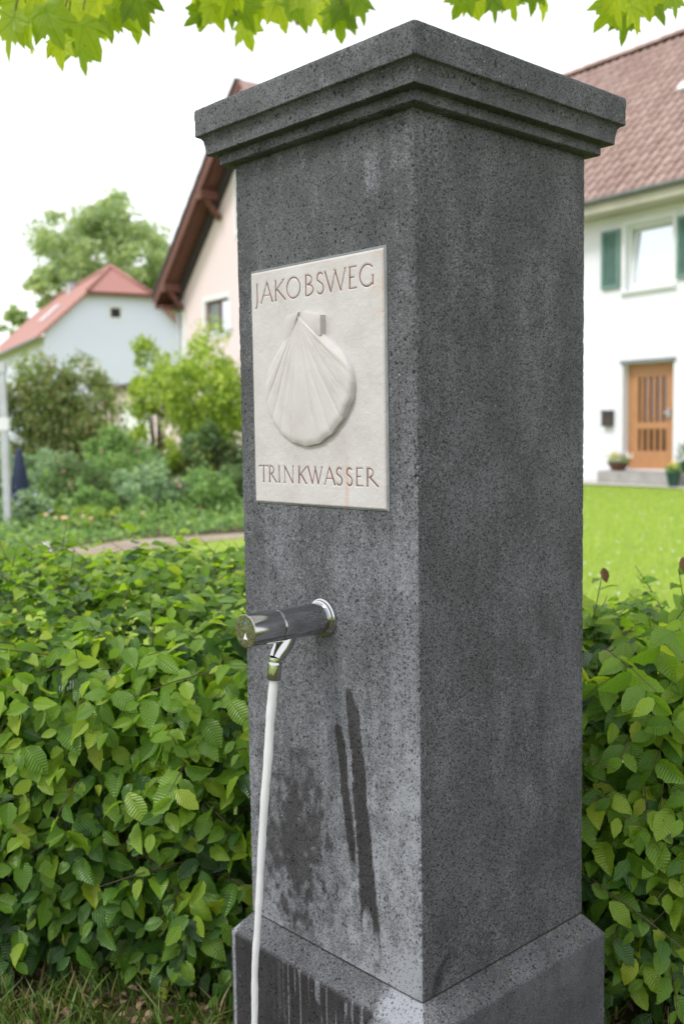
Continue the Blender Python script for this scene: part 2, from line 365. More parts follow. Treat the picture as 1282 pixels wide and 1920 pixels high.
# many copies of template meshes joined into one mesh
def frames(X, Z):
    X = X / np.linalg.norm(X, axis=1, keepdims=True); Z = Z - X * (X * Z).sum(1, keepdims=True); Z = Z / (np.linalg.norm(Z, axis=1, keepdims=True) + 1e-9)
    Y = np.cross(Z, X); return np.stack([X, Y, Z], axis=2)
def scatter(name, temps, P, R, S, mat, parent=None, which=None, smooth=True):
    n = len(P); which = rng.integers(0, len(temps), n) if which is None else which
    VV = []; FF = []; UU = []; off = 0
    for t, (tv, tf, tu) in enumerate(temps):
        m = which == t
        if not m.any(): continue
        v = np.einsum('nij,kj->nki', R[m], tv) * S[m][:, None, None] + P[m][:, None, :]
        f = tf[None] + (np.arange(m.sum()) * len(tv))[:, None, None] + off
        VV.append(v.reshape(-1, 3)); FF.append(f.reshape(-1, tf.shape[1])); UU.append(np.tile(tu, (m.sum(), 1))); off += m.sum() * len(tv)
    return mesh(name, np.concatenate(VV), np.concatenate(FF), mat, parent, smooth, np.concatenate(UU))

def hornbeam_template(seed, wid=.31, segs=8, droop=.16, fold=.22):
    r = random.Random(seed); V = []; U = []; F = []
    for i in range(segs + 1):
        t = i / segs; wv = wid * .93 * (math.sin(PI * min(1, t ** .93)) ** .78 * (1.04 - .16 * t * t) if 0 < t < 1 else 0) * (1.06 if i % 2 else .95)
        zc = -droop * t * t + .02 * math.sin(5 * t + seed)
        for sgn in (-1, 0, 1):
            ww = wv * (1 + .06 * r.uniform(-1, 1))
            V.append((t - (.02 if sgn else 0) * 0, sgn * ww, zc + (abs(sgn) * (fold * wv + (.012 if i % 2 else -.012)) if 0 < t < 1 else 0) + sgn * .03 * math.sin(3 * t + seed)))
            U.append((t, sgn * (wv if wv else .0)))
    for i in range(segs):
        for k in (0, 1):
            a = i * 3 + k; F.append((a, a + 3, a + 4, a + 1))
    return np.array(V), np.array(F), np.array(U)
def simple_leaf(wid=.3, bend=.1):
    V = [(0, 0, 0), (.5, -wid, .06), (1, 0, -bend), (.5, wid, .06)]
    return np.array(V, float), np.array([(0, 1, 2, 3)]), np.array([(0, 0), (.5, -wid), (1, 0), (.5, wid)])
def blade(bend=.3, wid=.035):
    V = [(0, -wid, 0), (0, wid, 0), (bend * .3, -wid * .8, .5), (bend * .3, wid * .8, .5), (bend, -wid * .15, .95), (bend, wid * .15, .95)]
    return np.array(V, float), np.array([(0, 1, 3, 2), (2, 3, 5, 4)]), np.array([(0, 0)] * 6, float)
HB = [hornbeam_template(i, (.30, .33, .27, .31, .29, .34)[i], 8, (.10, .30, .22, .45, .16, .36)[i], (.15, .42, .62, .25, .85, .35)[i]) for i in range(6)]
SL = [simple_leaf(.3, .1), simple_leaf(.22, .2), simple_leaf(.38, .05)]
BL = [blade(.2, .03), blade(.5, .035), blade(.8, .03), blade(-.3, .04)]

# ============================================================ GROUND
def sheet(name, pts, z, mat, kind='structure', parent=None):
    o = mesh(name, [(x, y, z) for x, y in pts], [tuple(range(len(pts)))], mat, parent); o['kind'] = kind; return o
def ground_at(px, py):
    d = ray(px, py); return EYE + d * (-EYE.z / d.z)
g = sheet('ground', [(-400, -60), (400, -60), (400, 500), (-400, 500)], 0, MT['lawn'])
sheet('worn_verge', [(-6, -3), (6, -3), (6, 2.6), (-6, 3.1)], .004, MT['worn'])
pa = [at(x_, y_, 9).copy() for x_, y_ in ()] or [ground_at(*q) for q in ((-900, 1100), (-900, 1062), (-60, 1040), (80, 1036), (240, 1014), (450, 1000), (900, 980), (900, 990), (450, 1010), (330, 1024), (240, 1036), (125, 1043), (100, 1066), (60, 1100))]
sheet('path', [(p.x, p.y) for p in pa], .006, MT['path'])
BED = [(p.x, p.y) for p in (ground_at(-900, 1060), ground_at(-60, 1038), ground_at(80, 1034), ground_at(240, 1012), ground_at(450, 999), ground_at(900, 979))] + [(3.4, 22), (-14, 27)]
sheet('flower_bed', BED, .012, MT['bed_soil'])
k_ = at(88, 1068, 9.0); k2 = at(78, 1028, 10.6)
kb = MB()
KL = ['nearest the hedge', 'second from the hedge', 'middle one of five', 'second from the bed', 'nearest the flower bed'][::-1]
for i in range(5):
    t0 = Vector((k2.x, k2.y)) .lerp(Vector((k_.x + .3, k_.y - .9)), i / 5); t1 = Vector((k2.x, k2.y)).lerp(Vector((k_.x + .3, k_.y - .9)), (i + .96) / 5)
    m_ = (t0 + t1) / 2; d_ = t1 - t0; a_ = math.atan2(d_.y, d_.x)
    ks = MB().box(-d_.length / 2, d_.length / 2, -.07, .07, 0, .07, Matrix.Rotation(a_, 3, 'Z'), (m_.x, m_.y, 0)).build('kerb_stone', MT['paving'])
    tag(ks, 'pale kerb stone between lawn and path, ' + KL[i], 'kerb stone', 'kerb stones beside the path')

# ============================================================ WATER FOUNTAIN PILLAR
W = .42; H2 = W / 2
c0 = Vector((0.10962915, 1.47802612, 0)); Lv = Vector((-0.67626685, 0.73665673, 0)); Rv = Vector((0.73665673, 0.67626685, 0))
PC = c0 + (Lv + Rv) * H2
ANG = math.atan2(-Lv.y, -Lv.x)
pil = thing('drinking_fountain_pillar', 'dark grey basalt pillar with carved scallop plaque and chrome push tap', 'drinking fountain', PC, ANG)
def lw(x, y, z):
    return PC + (-Lv) * x + Rv * y + Vector((0, 0, z))

def ring_block(name, rows, mat, rad=.004, dfront=.004, jitter=.0006, stain=None, seed=3):
    # rows: (z, overhang). perimeter runs over the tap side (y=-h) and the right side (x=+h) finely, the other two coarsely
    nf = int(W / dfront); P = []
    for k in range(nf + 1): P.append((0, -1 + 2 * k / nf))
    corner = [('c', a) for a in (15, 30, 45, 60, 75)]
    per = []   # each: (fx, fy, dx, dy): position = centre part * (h-rad) + d*rad
    for k in range(nf + 1): per.append((-1 + 2 * k / nf, -1, 0, -1))
    for a in (22, 45, 68): per.append((1, -1, math.sin(math.radians(a)), -math.cos(math.radians(a))))
    for k in range(nf + 1): per.append((1, -1 + 2 * k / nf, 1, 0))
    for a in (22, 45, 68): per.append((1, 1, math.cos(math.radians(a)), math.sin(math.radians(a))))
    for k in range(7): per.append((1 - 2 * k / 6, 1, 0, 1))
    for a in (22, 45, 68): per.append((-1, 1, -math.sin(math.radians(a)), math.cos(math.radians(a))))
    for k in range(7): per.append((-1, 1 - 2 * k / 6, -1, 0))
    for a in (22, 45, 68): per.append((-1, -1, -math.cos(math.radians(a)), -math.sin(math.radians(a))))
    per = np.array(per); n = len(per); rows = np.array(rows); m = len(rows)
    h = H2 + rows[:, 1]
    X = per[None, :, 0] * (h[:, None] - rad) + per[None, :, 2] * rad
    Y = per[None, :, 1] * (h[:, None] - rad) + per[None, :, 3] * rad
    Z = np.repeat(rows[:, :1], n, 1)
    isc = (np.abs(per[:, 2]) > .05) & (np.abs(per[:, 3]) > .05)
    u = X - Y * 1.0
    # worn arrises and slight unevenness
    edge = np.maximum(0, 1 - np.minimum(np.abs(np.abs(X) - h[:, None]) + 0, np.abs(np.abs(Y) - h[:, None]) + 0) * 0)
    chip = np.where(isc[None, :], sstep(.62, .8, fbm(Z * 160, Z * 0 + 3, seed)) * .0028, 0)
    d = (fbm(u * 60, Z * 60, seed, 3) - .5) * jitter * 2 - chip
    X = X + per[None, :, 2] * d; Y = Y + per[None, :, 3] * d
    V = np.stack([X, Y, Z], 2).reshape(-1, 3)
    idx = np.arange(m * n).reshape(m, n); nx = np.roll(idx, -1, 1)
    F = np.stack([idx[:-1], nx[:-1], nx[1:], idx[1:]], 2).reshape(-1, 4)
    # caps as fans
    base = len(V); V = np.concatenate([V, [[0, 0, rows[0, 0]], [0, 0, rows[-1, 0]]]])
    c1 = np.stack([nx[0], idx[0], np.full(n, base), np.full(n, base)], 1); c2 = np.stack([idx[-1], nx[-1], np.full(n, base + 1), np.full(n, base + 1)], 1)
    face = np.where((per[:, 3] < -.5)[None, :], 0, 1) + 0 * idx
    at_ = stain(V[:base, 0], V[:base, 1], V[:base, 2], face.ravel()) if stain else {k: np.zeros(base) for k in ('lime', 'wet', 'moss')}
    at_ = {k: np.append(a, [0, 0]) for k, a in at_.items()}
    Fl = F.tolist() + [tuple(r[:3]) for r in c1.tolist()] + [tuple(r[:3]) for r in c2.tolist()]
    o = mesh(name, V, Fl, mat, pil, False, None, at_); return autosmooth(o, 30)

def shaft_stain(X, Y, Z, face):
    fr = face == 0; zb = Z - .33; x = X - H2            # x: metres left of the front arris (negative)
    wob = (fbm(X * 20, Z * 8, 5) - .5) * .010 + (fbm(X * 10, Z * 70, 6) - .5) * .006
    lime = np.zeros(len(X)); wet = np.zeros(len(X))
    st = fbm(X * 70, Z * 5, 9, 4); bl = fbm(X * 16, Z * 12, 21, 4)
    low = sstep(.62, .10, zb)
    fine_ = fbm(X * 60, Z * 34, 22, 4)
    lime += low * (.26 + .16 * sstep(.35, .65, bl) + .36 * sstep(.38, .66, fine_))
    lime += .27 * sstep(1.0, .55, zb) * (.4 + st)                                          # pale film from the tap down
    lime += .20 * sstep(.07, .0, np.abs(x + .02)) * (.3 + .9 * fbm(X * 8, Z * 6, 23)) * sstep(1.25, 1.1, zb)
    lime += sstep(.50, .72, st) * .20 * sstep(.55, 1.30, zb) + .18 * sstep(.50, .75, fbm(X * 34, Z * 9, 14)) * sstep(1.12, 1.27, zb) * sstep(.03, .10, -x)
    lime += .22 * sstep(.45, .70, bl) * sstep(.50, .66, zb)
    lime += .04
    # wet runs right of the jet
    def run(xc0, zc0, xc1, zc1, w0, w1):
        t = (zc0 - zb) / (zc0 - zc1); xc = xc0 + (xc1 - xc0) * np.where(t > 0, np.abs(t) ** .75, t) + wob
        ww = w0 + (w1 - w0) * np.clip(t, 0, 1)
        side = sstep(ww * 1.35, ww * .7, np.abs(x - xc) * (1 + .25 * sstep(.06, 0, t))); top = sstep(-.02, .05, t)
        return side * top * sstep(1.10, .70, t + (fbm(X * 90, Z * 12, 8) - .5) * .5)
    wet = np.maximum(wet, run(-.158, .465, -.108, .05, .009, .023))
    wet = np.maximum(wet, run(-.141, .440, -.119, .11, .009, .017))
    wet = np.maximum(wet, run(-.183, .400, -.150, .16, .008, .010))
    split = run(-.158, .40, -.133, .12, .0022, .0030) * sstep(.35, .55, fbm(X * 3, Z * 40, 33))
    wet = wet * (1 - .45 * split); lime = lime + split * .3
    lime = lime * (1 - .75 * sstep(.3, .8, wet))
    # splash patch behind the jet
    dx = (x + .290) / .12; dz = (zb - .17) / .19
    patch = sstep(1.35, .25, np.sqrt(dx * dx + dz * dz) + (fbm(X * 90, Z * 60, 41, 4) - .5) * 1.9) * .60; lime = lime * (1 - .5 * sstep(1.6, .4, np.sqrt(dx * dx + dz * dz)))
    wet = np.maximum(wet, patch); lime = lime * (1 - .55 * sstep(.4, .7, patch))
    dk = run(-.235, .62, -.225, .50, .02, .03) * .6
    wet = np.maximum(wet, dk * sstep(.4, .6, st) * 0.9)
    top_dark = sstep(1.27, 1.31, zb) * .1
    # other side: faint vertical blooms, damp near the foot
    ys = Y
    l2 = .14 + .17 * sstep(.55, .72, fbm(Y * 26, Z * 5, 55)) * sstep(.9, 1.2, zb) + .12 * sstep(.5, .7, fbm(Y * 12, Z * 9, 57)) + .26 * sstep(.55, .75, fbm(Y * 9 + Z * 6, Z * 3 - Y * 4, 59)) * sstep(.6, .2, zb)
    edge = .10 * sstep(-H2 + .02, -H2, Y)
    w2 = .62 * sstep(.55, .75, fbm(Y * 11 - Z * 9, Z * 6, 61)) * sstep(.42, .08, zb) + .45 * sstep(.12, .0, Y + H2) * sstep(.30, .0, zb) * sstep(.35, .65, fbm(Y * 20, Z * 8, 63))
    lime = np.where(fr, lime, l2 + edge); wet = np.where(fr, wet, w2)
    return dict(lime=lime, wet=wet, moss=np.zeros(len(X)))
zs = np.linspace(.3335, 1.6500, 330)
ring_block('shaft', [(z, 0) for z in zs], MT['basalt'], .0045, .004, .0005, shaft_stain)
def plinth_stain(X, Y, Z, face):
    fr = face == 0; x = X - H2 - .03
    slope = sstep(.294, .300, Z)
    st = fbm(X * 240, Z * 9, 71, 3)
    near = sstep(-.13, -.07, x + (fbm(X * 40, Z * 40, 73) - .5) * .06)
    wetf = (1 - slope) * (1 - near); limef = (1 - slope) * sstep(.46, .68, st) * .50 * (1 - near) * sstep(.44, .30, np.abs(x)) + near * .85
    limef = limef + sstep(.010, .0, np.abs(X + H2 + .018)) * .9 + slope * .15
    wetf = wetf * (1 - sstep(.3, .6, limef))
    mo = slope * .50 * np.where(fr, .55, 1)
    return dict(lime=np.where(fr, limef, .10 + .35 * sstep(.0, .06, .06 - (Y + H2)) * slope), wet=np.where(fr, wetf, 0), moss=mo)
rows = [(0, .0295), (.1, .0295)] + [(z, .0295) for z in np.linspace(.12, .292, 50)] + [(.2945, .029), (.2965, .0275)] + [(.2965 + (.3295 - .2965) * t, .0275 * (1 - t) - .0005) for t in np.linspace(.12, 1, 10)]
ring_block('plinth', rows, MT['basalt'], .006, .004, .0008, plinth_stain, 8)
ring_block('bed_joint', [(.3285, -.0035), (.3345, -.0035)], MT['joint'], .003, .02, 0)
cv = [(.0353 + (.046 - .0353) * (1 - math.cos(a)), 1.6759 + (1.6995 - 1.6759) * math.sin(a)) for a in np.linspace(0, PI / 2, 9)]
rows = [(1.6500, .0002), (1.6512, .0160), (1.6530, .0187)] + [(z, .0187) for z in np.linspace(1.657, 1.6675, 4)] + [(1.6682, .0196), (1.6690, .0340), (1.6700, .0353)] + [(z, o) for o, z in cv] + [(1.7000, .0472), (1.7012, .0480)] + [(z, .0480) for z in np.linspace(1.705, 1.742, 9)] + [(1.7447, .0468), (1.7456, .045), (1.7462, .02)]
def cap_stain(X, Y, Z, face):
    return dict(lime=.18 * sstep(.5, .7, fbm((X + Y) * 30, Z * 30, 91)) + .12, wet=np.zeros(len(X)), moss=np.full(len(X), .26))
ring_block('capital', rows, MT['basalt'], .0035, .004, .0009, cap_stain, 12)

# ---- plaque, letters, scallop shell  (plaque coordinates in mm, right and up)
PX0, PZ0, PW, PH = -.1667, 1.0778, .3167, .3860
YF = -H2 - .0045                      # plaque face
def arc(cx, cy, rx, ry, a0, a1, n=12):
    return [(cx + rx * math.cos(math.radians(a0 + (a1 - a0) * k / n)), cy + ry * math.sin(math.radians(a0 + (a1 - a0) * k / n))) for k in range(n + 1)]
def serif(x, y, w_=2.2): return ([(x - w_, y), (x + w_, y)], .55)
T1, B1 = 366.5, 334.5; T2, B2 = 62., 35.
letters = [
 [([(17, T1), (16.8, 338), (15.6, 330), (12.5, 326.5)], 1.5), serif(17, T1)],
 [([(43.6, T1 + .5), (28, B1)], .9), ([(43.6, T1 + .5), (57, B1)], 1.6), ([(34, 345.5), (52, 345.5)], .7), serif(28, B1), serif(57.3, B1)],
 [([(66.5, T1), (66, B1)], 1.5), ([(87, T1), (67, 350.5)], .8), ([(70, 352.5), (90, B1)], 1.5), serif(66.5, T1), serif(66, B1), serif(86.5, T1), serif(90, B1)],
 [(arc(111.6, 350.5, 16.6, 16.4, 0, 360, 26), 1.2)],
 [([(142.5, T1), (142, B1)], 1.5), (arc(145, 359, 11.5, 7.5, 90, -90), 1.1), (arc(145, 343, 14.8, 8.6, 90, -90), 1.2), ([(141, T1), (146, T1)], .7), ([(141, B1), (146, B1)], .7)],
 [(arc(177, 358.5, 7.2, 8, 40, 200) + arc(176.5, 342.4, 7.6, 8.4, 70, -150)[0:], 1.3)],
 [([(188.5, T1), (201, B1)], 1.6), ([(201, B1), (212.5, T1)], .8), ([(211, T1), (224, B1)], 1.6), ([(224, B1), (234.5, T1)], .8), serif(188.5, T1), serif(211.5, T1), serif(234.5, T1)],
 [([(245, T1), (244, B1)], 1.5), ([(243.5, T1), (259, T1)], .8), ([(244.5, 351), (254.5, 351)], .8), ([(243, B1), (259, B1)], .8), serif(259, T1 - .8, .8), serif(259, B1 + .8, .8)],
 [(arc(282.5, 350, 16, 16.2, 45, 318), 1.3), ([(294.6, 348.5), (294.4, 335.5)], 1.4), serif(294.6, 348.8)],
 [([(24.4, T2), (23.8, B2)], 1.6), ([(12.5, T2), (36.5, T2)], .9), serif(23.8, B2), ([(12.8, T2), (12.6, 59.5)], .6), ([(36.3, T2), (36.6, 59.5)], .6)],
 [([(40.5, T2), (40, B2)], 1.6), (arc(42.5, 55.5, 9, 6.6, 90, -90), 1.1), ([(44, 49), (57.5, B2)], 1.5), serif(40, B2), serif(57.5, B2, 1.5)],
 [([(66, T2), (65.4, B2)], 1.6), serif(66, T2), serif(65.4, B2)],
 [([(80.5, T2), (80, B2)], .8), ([(80.5, T2), (100.5, B2 - .5)], 1.6), ([(101.5, T2), (100.5, B2)], .8), serif(80, B2), serif(101.5, T2), serif(79.5, T2, 1.4)],
 [([(117, T2), (116.4, B2)], 1.8), ([(135.5, T2), (118, 48)], .9), ([(121, 50.5), (134, B2)], 1.8), serif(117, T2), serif(116.4, B2), serif(135.5, T2), serif(134.5, B2)],
 [([(139, T2), (149.8, B2)], 1.8), ([(149.8, B2), (157.5, T2)], .9), ([(156.3, T2), (164, B2)], 1.8), ([(164, B2), (173.3, T2)], .9), serif(139, T2), serif(156.8, T2), serif(173.3, T2)],
 [([(191, T2 + .5), (179.5, B2)], .9), ([(191, T2 + .5), (203.5, B2)], 1.9), ([(184, 44.5), (198.5, 44.5)], .8), serif(179.5, B2), serif(203.8, B2)],
 [(arc(214, 54.8, 6.2, 6.8, 40, 200) + arc(213.5, 41.6, 6.4, 7, 70, -150), 1.4)],
 [(arc(237, 54.8, 5.8, 6.8, 40, 200) + arc(236.5, 41.6, 6.0, 7, 70, -150), 1.4)],
 [([(253.6, T2), (253, B2)], 1.6), ([(252.5, T2), (266.5, T2)], .8), ([(253, 49), (262.5, 49)], .8), ([(252, B2), (267, B2)], .8), serif(266.5, T2 - .7, .7), serif(267, B2 + .7, .7)],
 [([(277.6, T2), (277, B2)], 1.7), (arc(280, 55.3, 9.6, 6.8, 90, -90), 1.1), ([(282, 48.8), (299.5, B2 + .3)], 1.6), serif(277, B2), serif(299.8, B2, 1.6), ([(276, T2), (281, T2)], .7)],
]
nx_, nz_ = 250, 305
gx = np.linspace(0, PW * 1000, nx_); gz = np.linspace(0, PH * 1000, nz_)
GX, GZ = np.meshgrid(gx, gz)
dist = np.full(GX.shape, 99.)
for strokes in letters:
    for pts, hw in strokes:
        pts = np.array(pts); lo = pts.min(0) - 6; hi = pts.max(0) + 6
        m = (GX > lo[0]) & (GX < hi[0]) & (GZ > lo[1]) & (GZ < hi[1]); q = np.stack([GX[m], GZ[m]], 1); dm = dist[m]
        for a_, b_ in zip(pts[:-1], pts[1:]):
            d_ = b_ - a_; t = np.clip(((q - a_) @ d_) / (d_ @ d_ + 1e-9), 0, 1); dd = np.linalg.norm(q - a_ - t[:, None] * d_, axis=1) - hw * .75
            dm = np.minimum(dm, dd)
        dist[m] = dm
hgt = -1.1 * sstep(1.3, -.2, dist)
eg_ = np.minimum(np.minimum(GX, PW * 1000 - GX), np.minimum(GZ, PH * 1000 - GZ))
hgt -= 2.2 * (1 - sstep(0, 3.2, eg_)) ** 2
hgt += (fbm(GX / 9, GZ / 9, 100, 4) - .5) * .6 + (fbm(GX / 2.2, GZ / 2.2, 110, 2) - .5) * .35 + (fbm(GX / 60, GZ / 60, 120, 2) - .5) * 1.2
nchip = sstep(.78, .9, fbm(GX / 5, GZ / 5, 130, 2)) * sstep(4, 0, eg_) * 1.4; hgt -= nchip
V = np.stack([PX0 + GX / 1000, YF - hgt / 1000, PZ0 + GZ / 1000], 2).reshape(-1, 3)
idx = np.arange(nx_ * nz_).reshape(nz_, nx_)
F = np.stack([idx[:-1, :-1], idx[:-1, 1:], idx[1:, 1:], idx[1:, :-1]], 2).reshape(-1, 4)
# side walls back to the stone
loop = list(idx[0, :]) + list(idx[1:, -1]) + list(idx[-1, -2::-1]) + list(idx[-2:0:-1, 0]); nb = len(V)
Vb = V[loop].copy(); Vb[:, 1] = -H2 + .004; V = np.concatenate([V, Vb]); nl = len(loop)
Fs = np.array([(loop[k], nb + k, nb + (k + 1) % nl, loop[(k + 1) % nl]) for k in range(nl)])
rust = np.zeros(GX.shape)
xx = 232 - (60 - GZ) * .02
rust += sstep(7, 1, np.abs(GX - xx)) * sstep(90, 60, GZ) * .55 * (.4 + fbm(GX / 4, GZ / 14, 140))
rust += .30 * sstep(.5, .75, fbm(GX / 45, GZ / 45, 150)) * sstep(170, 300, GX) * sstep(230, 300, GZ)
rust += .22 * sstep(8, 0, eg_) * fbm(GX / 10, GZ / 10, 160)
rust += sstep(3, 0, np.abs(GX - 90 - GZ * .01)) * sstep(60, 10, GZ) * .15
dirt = .55 * sstep(.72, .85, fbm(GX / 3, GZ / 3, 170, 2)) * sstep(3, 0, eg_)
plaque = mesh('plaque', V, np.concatenate([F, Fs]), MT['sandstone'], pil, True, None, dict(rust=np.append(rust.ravel(), np.zeros(nl)), dirt=np.append(dirt.ravel(), np.zeros(nl))))
MB().box(PX0 - .0020, PX0 + PW + .0042, -H2 - .0015, -H2 + .003, PZ0 - .0015, PZ0 + PH + .0040).build('mortar_bed', MT['mortar'], plaque)
for strokes in letters:
    Vl = []; Fl = []
    for si, (pts, hw) in enumerate(strokes):
        pts = [Vector(p) for p in pts]; n0 = len(Vl)
        for i, p in enumerate(pts):
            d = (pts[min(i + 1, len(pts) - 1)] - pts[max(i - 1, 0)]).normalized(); nn = Vector((-d.y, d.x))
            for s_ in (-1, 1):
                q = p + nn * hw * .72 * s_
                hh = -1.05 + (fbm(np.array([q.x / 60]), np.array([q.y / 60]), 120, 2)[0] - .5) * 1.2 + (fbm(np.array([q.x / 9]), np.array([q.y / 9]), 100, 4)[0] - .5) * .6
                Vl.append((PX0 + q.x / 1000, YF - (hh + .42 + .01 * si) / 1000, PZ0 + q.y / 1000))
        Fl += [(n0 + 2 * i, n0 + 2 * i + 1, n0 + 2 * i + 3, n0 + 2 * i + 2) for i in range(len(pts) - 1)]
    mesh('letter', Vl, Fl, MT['ink'], plaque)

# scallop: fan in polar coordinates round the umbo plus two ears
UM = np.array([124.5, 303.0])
bd = np.array([(86.5, 268.0), (66.3, 251.2), (46, 225), (36.5, 199.2), (38, 175), (44, 155), (56.8, 135.2), (75, 118.5), (99.9, 105), (126, 98.2), (154.8, 96.5), (179.9, 103), (204.5, 115.5), (224, 131.5), (239, 148.5), (251, 168.5), (255.6, 190.5), (250.9, 215.5), (238, 236), (222, 250), (206, 260.8)])
ang = np.unwrap(np.arctan2(bd[:, 1] - UM[1], bd[:, 0] - UM[0])); rr = np.linalg.norm(bd - UM, axis=1)
NA, NR = 240, 44
th = np.linspace(ang[0], ang[-1], NA); RR = np.interp(th, ang, rr)
kk = np.ones(5) / 5; RRs = np.convolve(np.pad(RR, 2, 'edge'), kk, 'valid')
wv = (th - ang[0]) / (ang[-1] - ang[0])
ribs = 12
ph_ = (wv ** .92) * ribs * 2 * PI
RRs = RRs * (1 + .0035 * np.cos(ph_) * sstep(.1, .25, wv))
HH = 3.2 + 9.5 * sstep(-.05, .85, wv)                       # thin at the left, thick at the lower right
tt = np.linspace(0, 1, NR)
prof = .30 + .70 * np.sin(np.clip(tt / .62, 0, 1) * PI / 2) - .08 * sstep(.62, 1, tt)
Hs = HH[:, None] * prof[None, :]
Hs = np.minimum(Hs, 2.2 + HH[:, None] * 1.0 * (tt[None, :] * 3 + .25))
Hs += (2.0 * (np.abs(np.sin(ph_ / 2)) ** .55 - .75) + .35 * np.cos(ph_ * .5 + 1))[:, None] * np.clip(tt * 1.6, 0, 1)[None, :] * (.45 + .55 * sstep(.9, .45, wv) * sstep(-.05, .25, wv))[:, None]
Hs += (fbm(np.tile(wv[:, None] * 60, (1, NR)), np.tile(tt[None] * 9, (NA, 1)), 200, 3) - .5) * .9
taper = sstep(0, .09, wv) * (.25 + .75 * sstep(1.0, .93, wv)); Hs = Hs * (.25 + .75 * taper)[:, None]
ledge = sstep(1.02, .96, tt)[None, :] * (.5) + .5
Hs = Hs * ledge
RAD = RRs[:, None] * tt[None, :]
SX = UM[0] + np.cos(th)[:, None] * RAD; SZ = UM[1] + np.sin(th)[:, None] * RAD
# outer foot ring drops to the plaque
SX = np.concatenate([SX, (UM[0] + np.cos(th) * (RRs + .8))[:, None]], 1); SZ = np.concatenate([SZ, (UM[1] + np.sin(th) * (RRs + .8))[:, None]], 1); Hs = np.concatenate([Hs, np.full((NA, 1), -1.6)], 1)
NRr = NR + 1
V = np.stack([PX0 + SX / 1000, YF - Hs / 1000, PZ0 + SZ / 1000], 2).reshape(-1, 3)
idx = np.arange(NA * NRr).reshape(NA, NRr)
F = np.stack([idx[:-1, :-1], idx[:-1, 1:], idx[1:, 1:], idx[1:, :-1]], 2).reshape(-1, 4)
VV = [V]; FF = [F]; off = len(V)
# sides of the fan at its first and last angle
for row in (0, NA - 1):
    a_ = V[idx[row]]; b_ = a_.copy(); b_[:, 1] = YF + .0016
    VV += [a_, b_]; k = np.arange(NRr - 1); q = np.stack([k, k + 1, k + 1 + NRr, k + NRr], 1) + off
    if row == 0: q = q[:, ::-1]
    FF.append(q); off += 2 * NRr
def ear(poly, h0, h1, dx):      # low slab whose height changes linearly to the right
    global off
    poly = [np.array(p, float) for p in poly]; cx = sum(poly) / len(poly); n = len(poly); Ve = []
    xs = [p[0] for p in poly]; f = lambda p: h0 + (h1 - h0) * (p[0] - min(xs)) / (max(xs) - min(xs))
    for s_, hh in ((1.0, None), (.96, 0), (.80, 1.)):
        for p in poly:
            q = cx + (p - cx) * s_; h = -1.6 if hh is None else (f(p) - .9 if hh == 0 else f(p))
            Ve.append((PX0 + q[0] / 1000, YF - h / 1000, PZ0 + q[1] / 1000))
    Ve.append((PX0 + cx[0] / 1000, YF - f(cx) / 1000, PZ0 + cx[1] / 1000)); Fe = []
    for r_ in range(2):
        for k in range(n): a_ = r_ * n + k; b_ = r_ * n + (k + 1) % n; Fe.append((a_ + off, b_ + off, b_ + n + off, a_ + n + off))
    for k in range(n): Fe.append((2 * n + k + off, 2 * n + (k + 1) % n + off, 3 * n + off, 3 * n + off))
    VV.append(np.array(Ve)); FF.append(np.array(Fe)); off += len(Ve)
ear([(88, 268), (100, 262), (122, 300), (127, 311), (98, 307.5), (87, 300)][::1], 2.4, 4.2, 0)
ear([(137, 298), (146, 283), (160, 272), (182, 265.5), (187, 268), (188, 300.5), (180, 304), (134, 311)], 4.0, 11.0, 0)
Vs = np.concatenate(VV); Fs = np.concatenate(FF)
Fl = [tuple(dict.fromkeys(f)) for f in Fs.tolist()]
shell = mesh('scallop_shell', Vs, [f for f in Fl if len(f) > 2], MT['sandstone'], plaque, True, None, dict(rust=np.full(len(Vs), .03), dirt=np.zeros(len(Vs))))
autosmooth(shell, 50)

# ---- tap
TZ = .8965; A = Vector((0, -1, 0)); TB = Vector((0, -H2, TZ))
tap = MB().lathe([(.0, .0245), (.0035, .0250), (.004, .0252), (.0955, .0252), (.0972, .0249), (.0978, .0236)], TB, A, 48).build('tap_body', MT['chrome'], pil); autosmooth(tap)
fl = MB().lathe([(-.004, .0318), (.002, .0322), (.0045, .0312), (.0058, .0290), (.0062, .0282), (.0068, .0290), (.0088, .0284), (.0100, .0266), (.0102, .0256)], TB, A, 56).build('flange', MT['chrome'], tap); autosmooth(fl)
pc = MB().lathe([(.0970, .0225), (.0990, .0238), (.0993, .0250), (.1002, .0258), (.1574, .0258), (.1580, .0254), (.1580, .0246)], TB, A, 64).build('push_button', MT['chrome'], tap); autosmooth(pc, 25)
fd = MB().lathe([(.1578, .0246), (.1584, .0244)], TB, A, 64).build('button_face', MT['chrome_end'], tap)
MB().lathe([(.1584, .0024), (.1588, .0022)], TB + Vector((.0015, 0, .0125)), A, 20).build('blue_dot', MT['blue_dot'], tap)
MB().add([(x_, -H2 - .1588, TZ + z_) for x_, z_ in ((-.0045, -.012), (.0055, -.012), (.0004, -.0015))], [(0, 1, 2)]).build('engraved_mark', MT['white_paint'], tap)
arm_pts = [(0, -H2 - .074, TZ - .012), (0, -H2 - .080, TZ - .026), (0, -H2 - .088, TZ - .037), (0, -H2 - .0955, TZ - .0455), (0, -H2 - .099, TZ - .051)]
ar = MB().tube(arm_pts, [.0150, .0148, .0142, .0128, .0118], 32).build('outlet_arm', MT['chrome'], tap); autosmooth(ar, 40)
AO = Vector((0, -H2 - .1005, TZ - .0490)); AD = Vector((0, -.14, -1)).normalized()
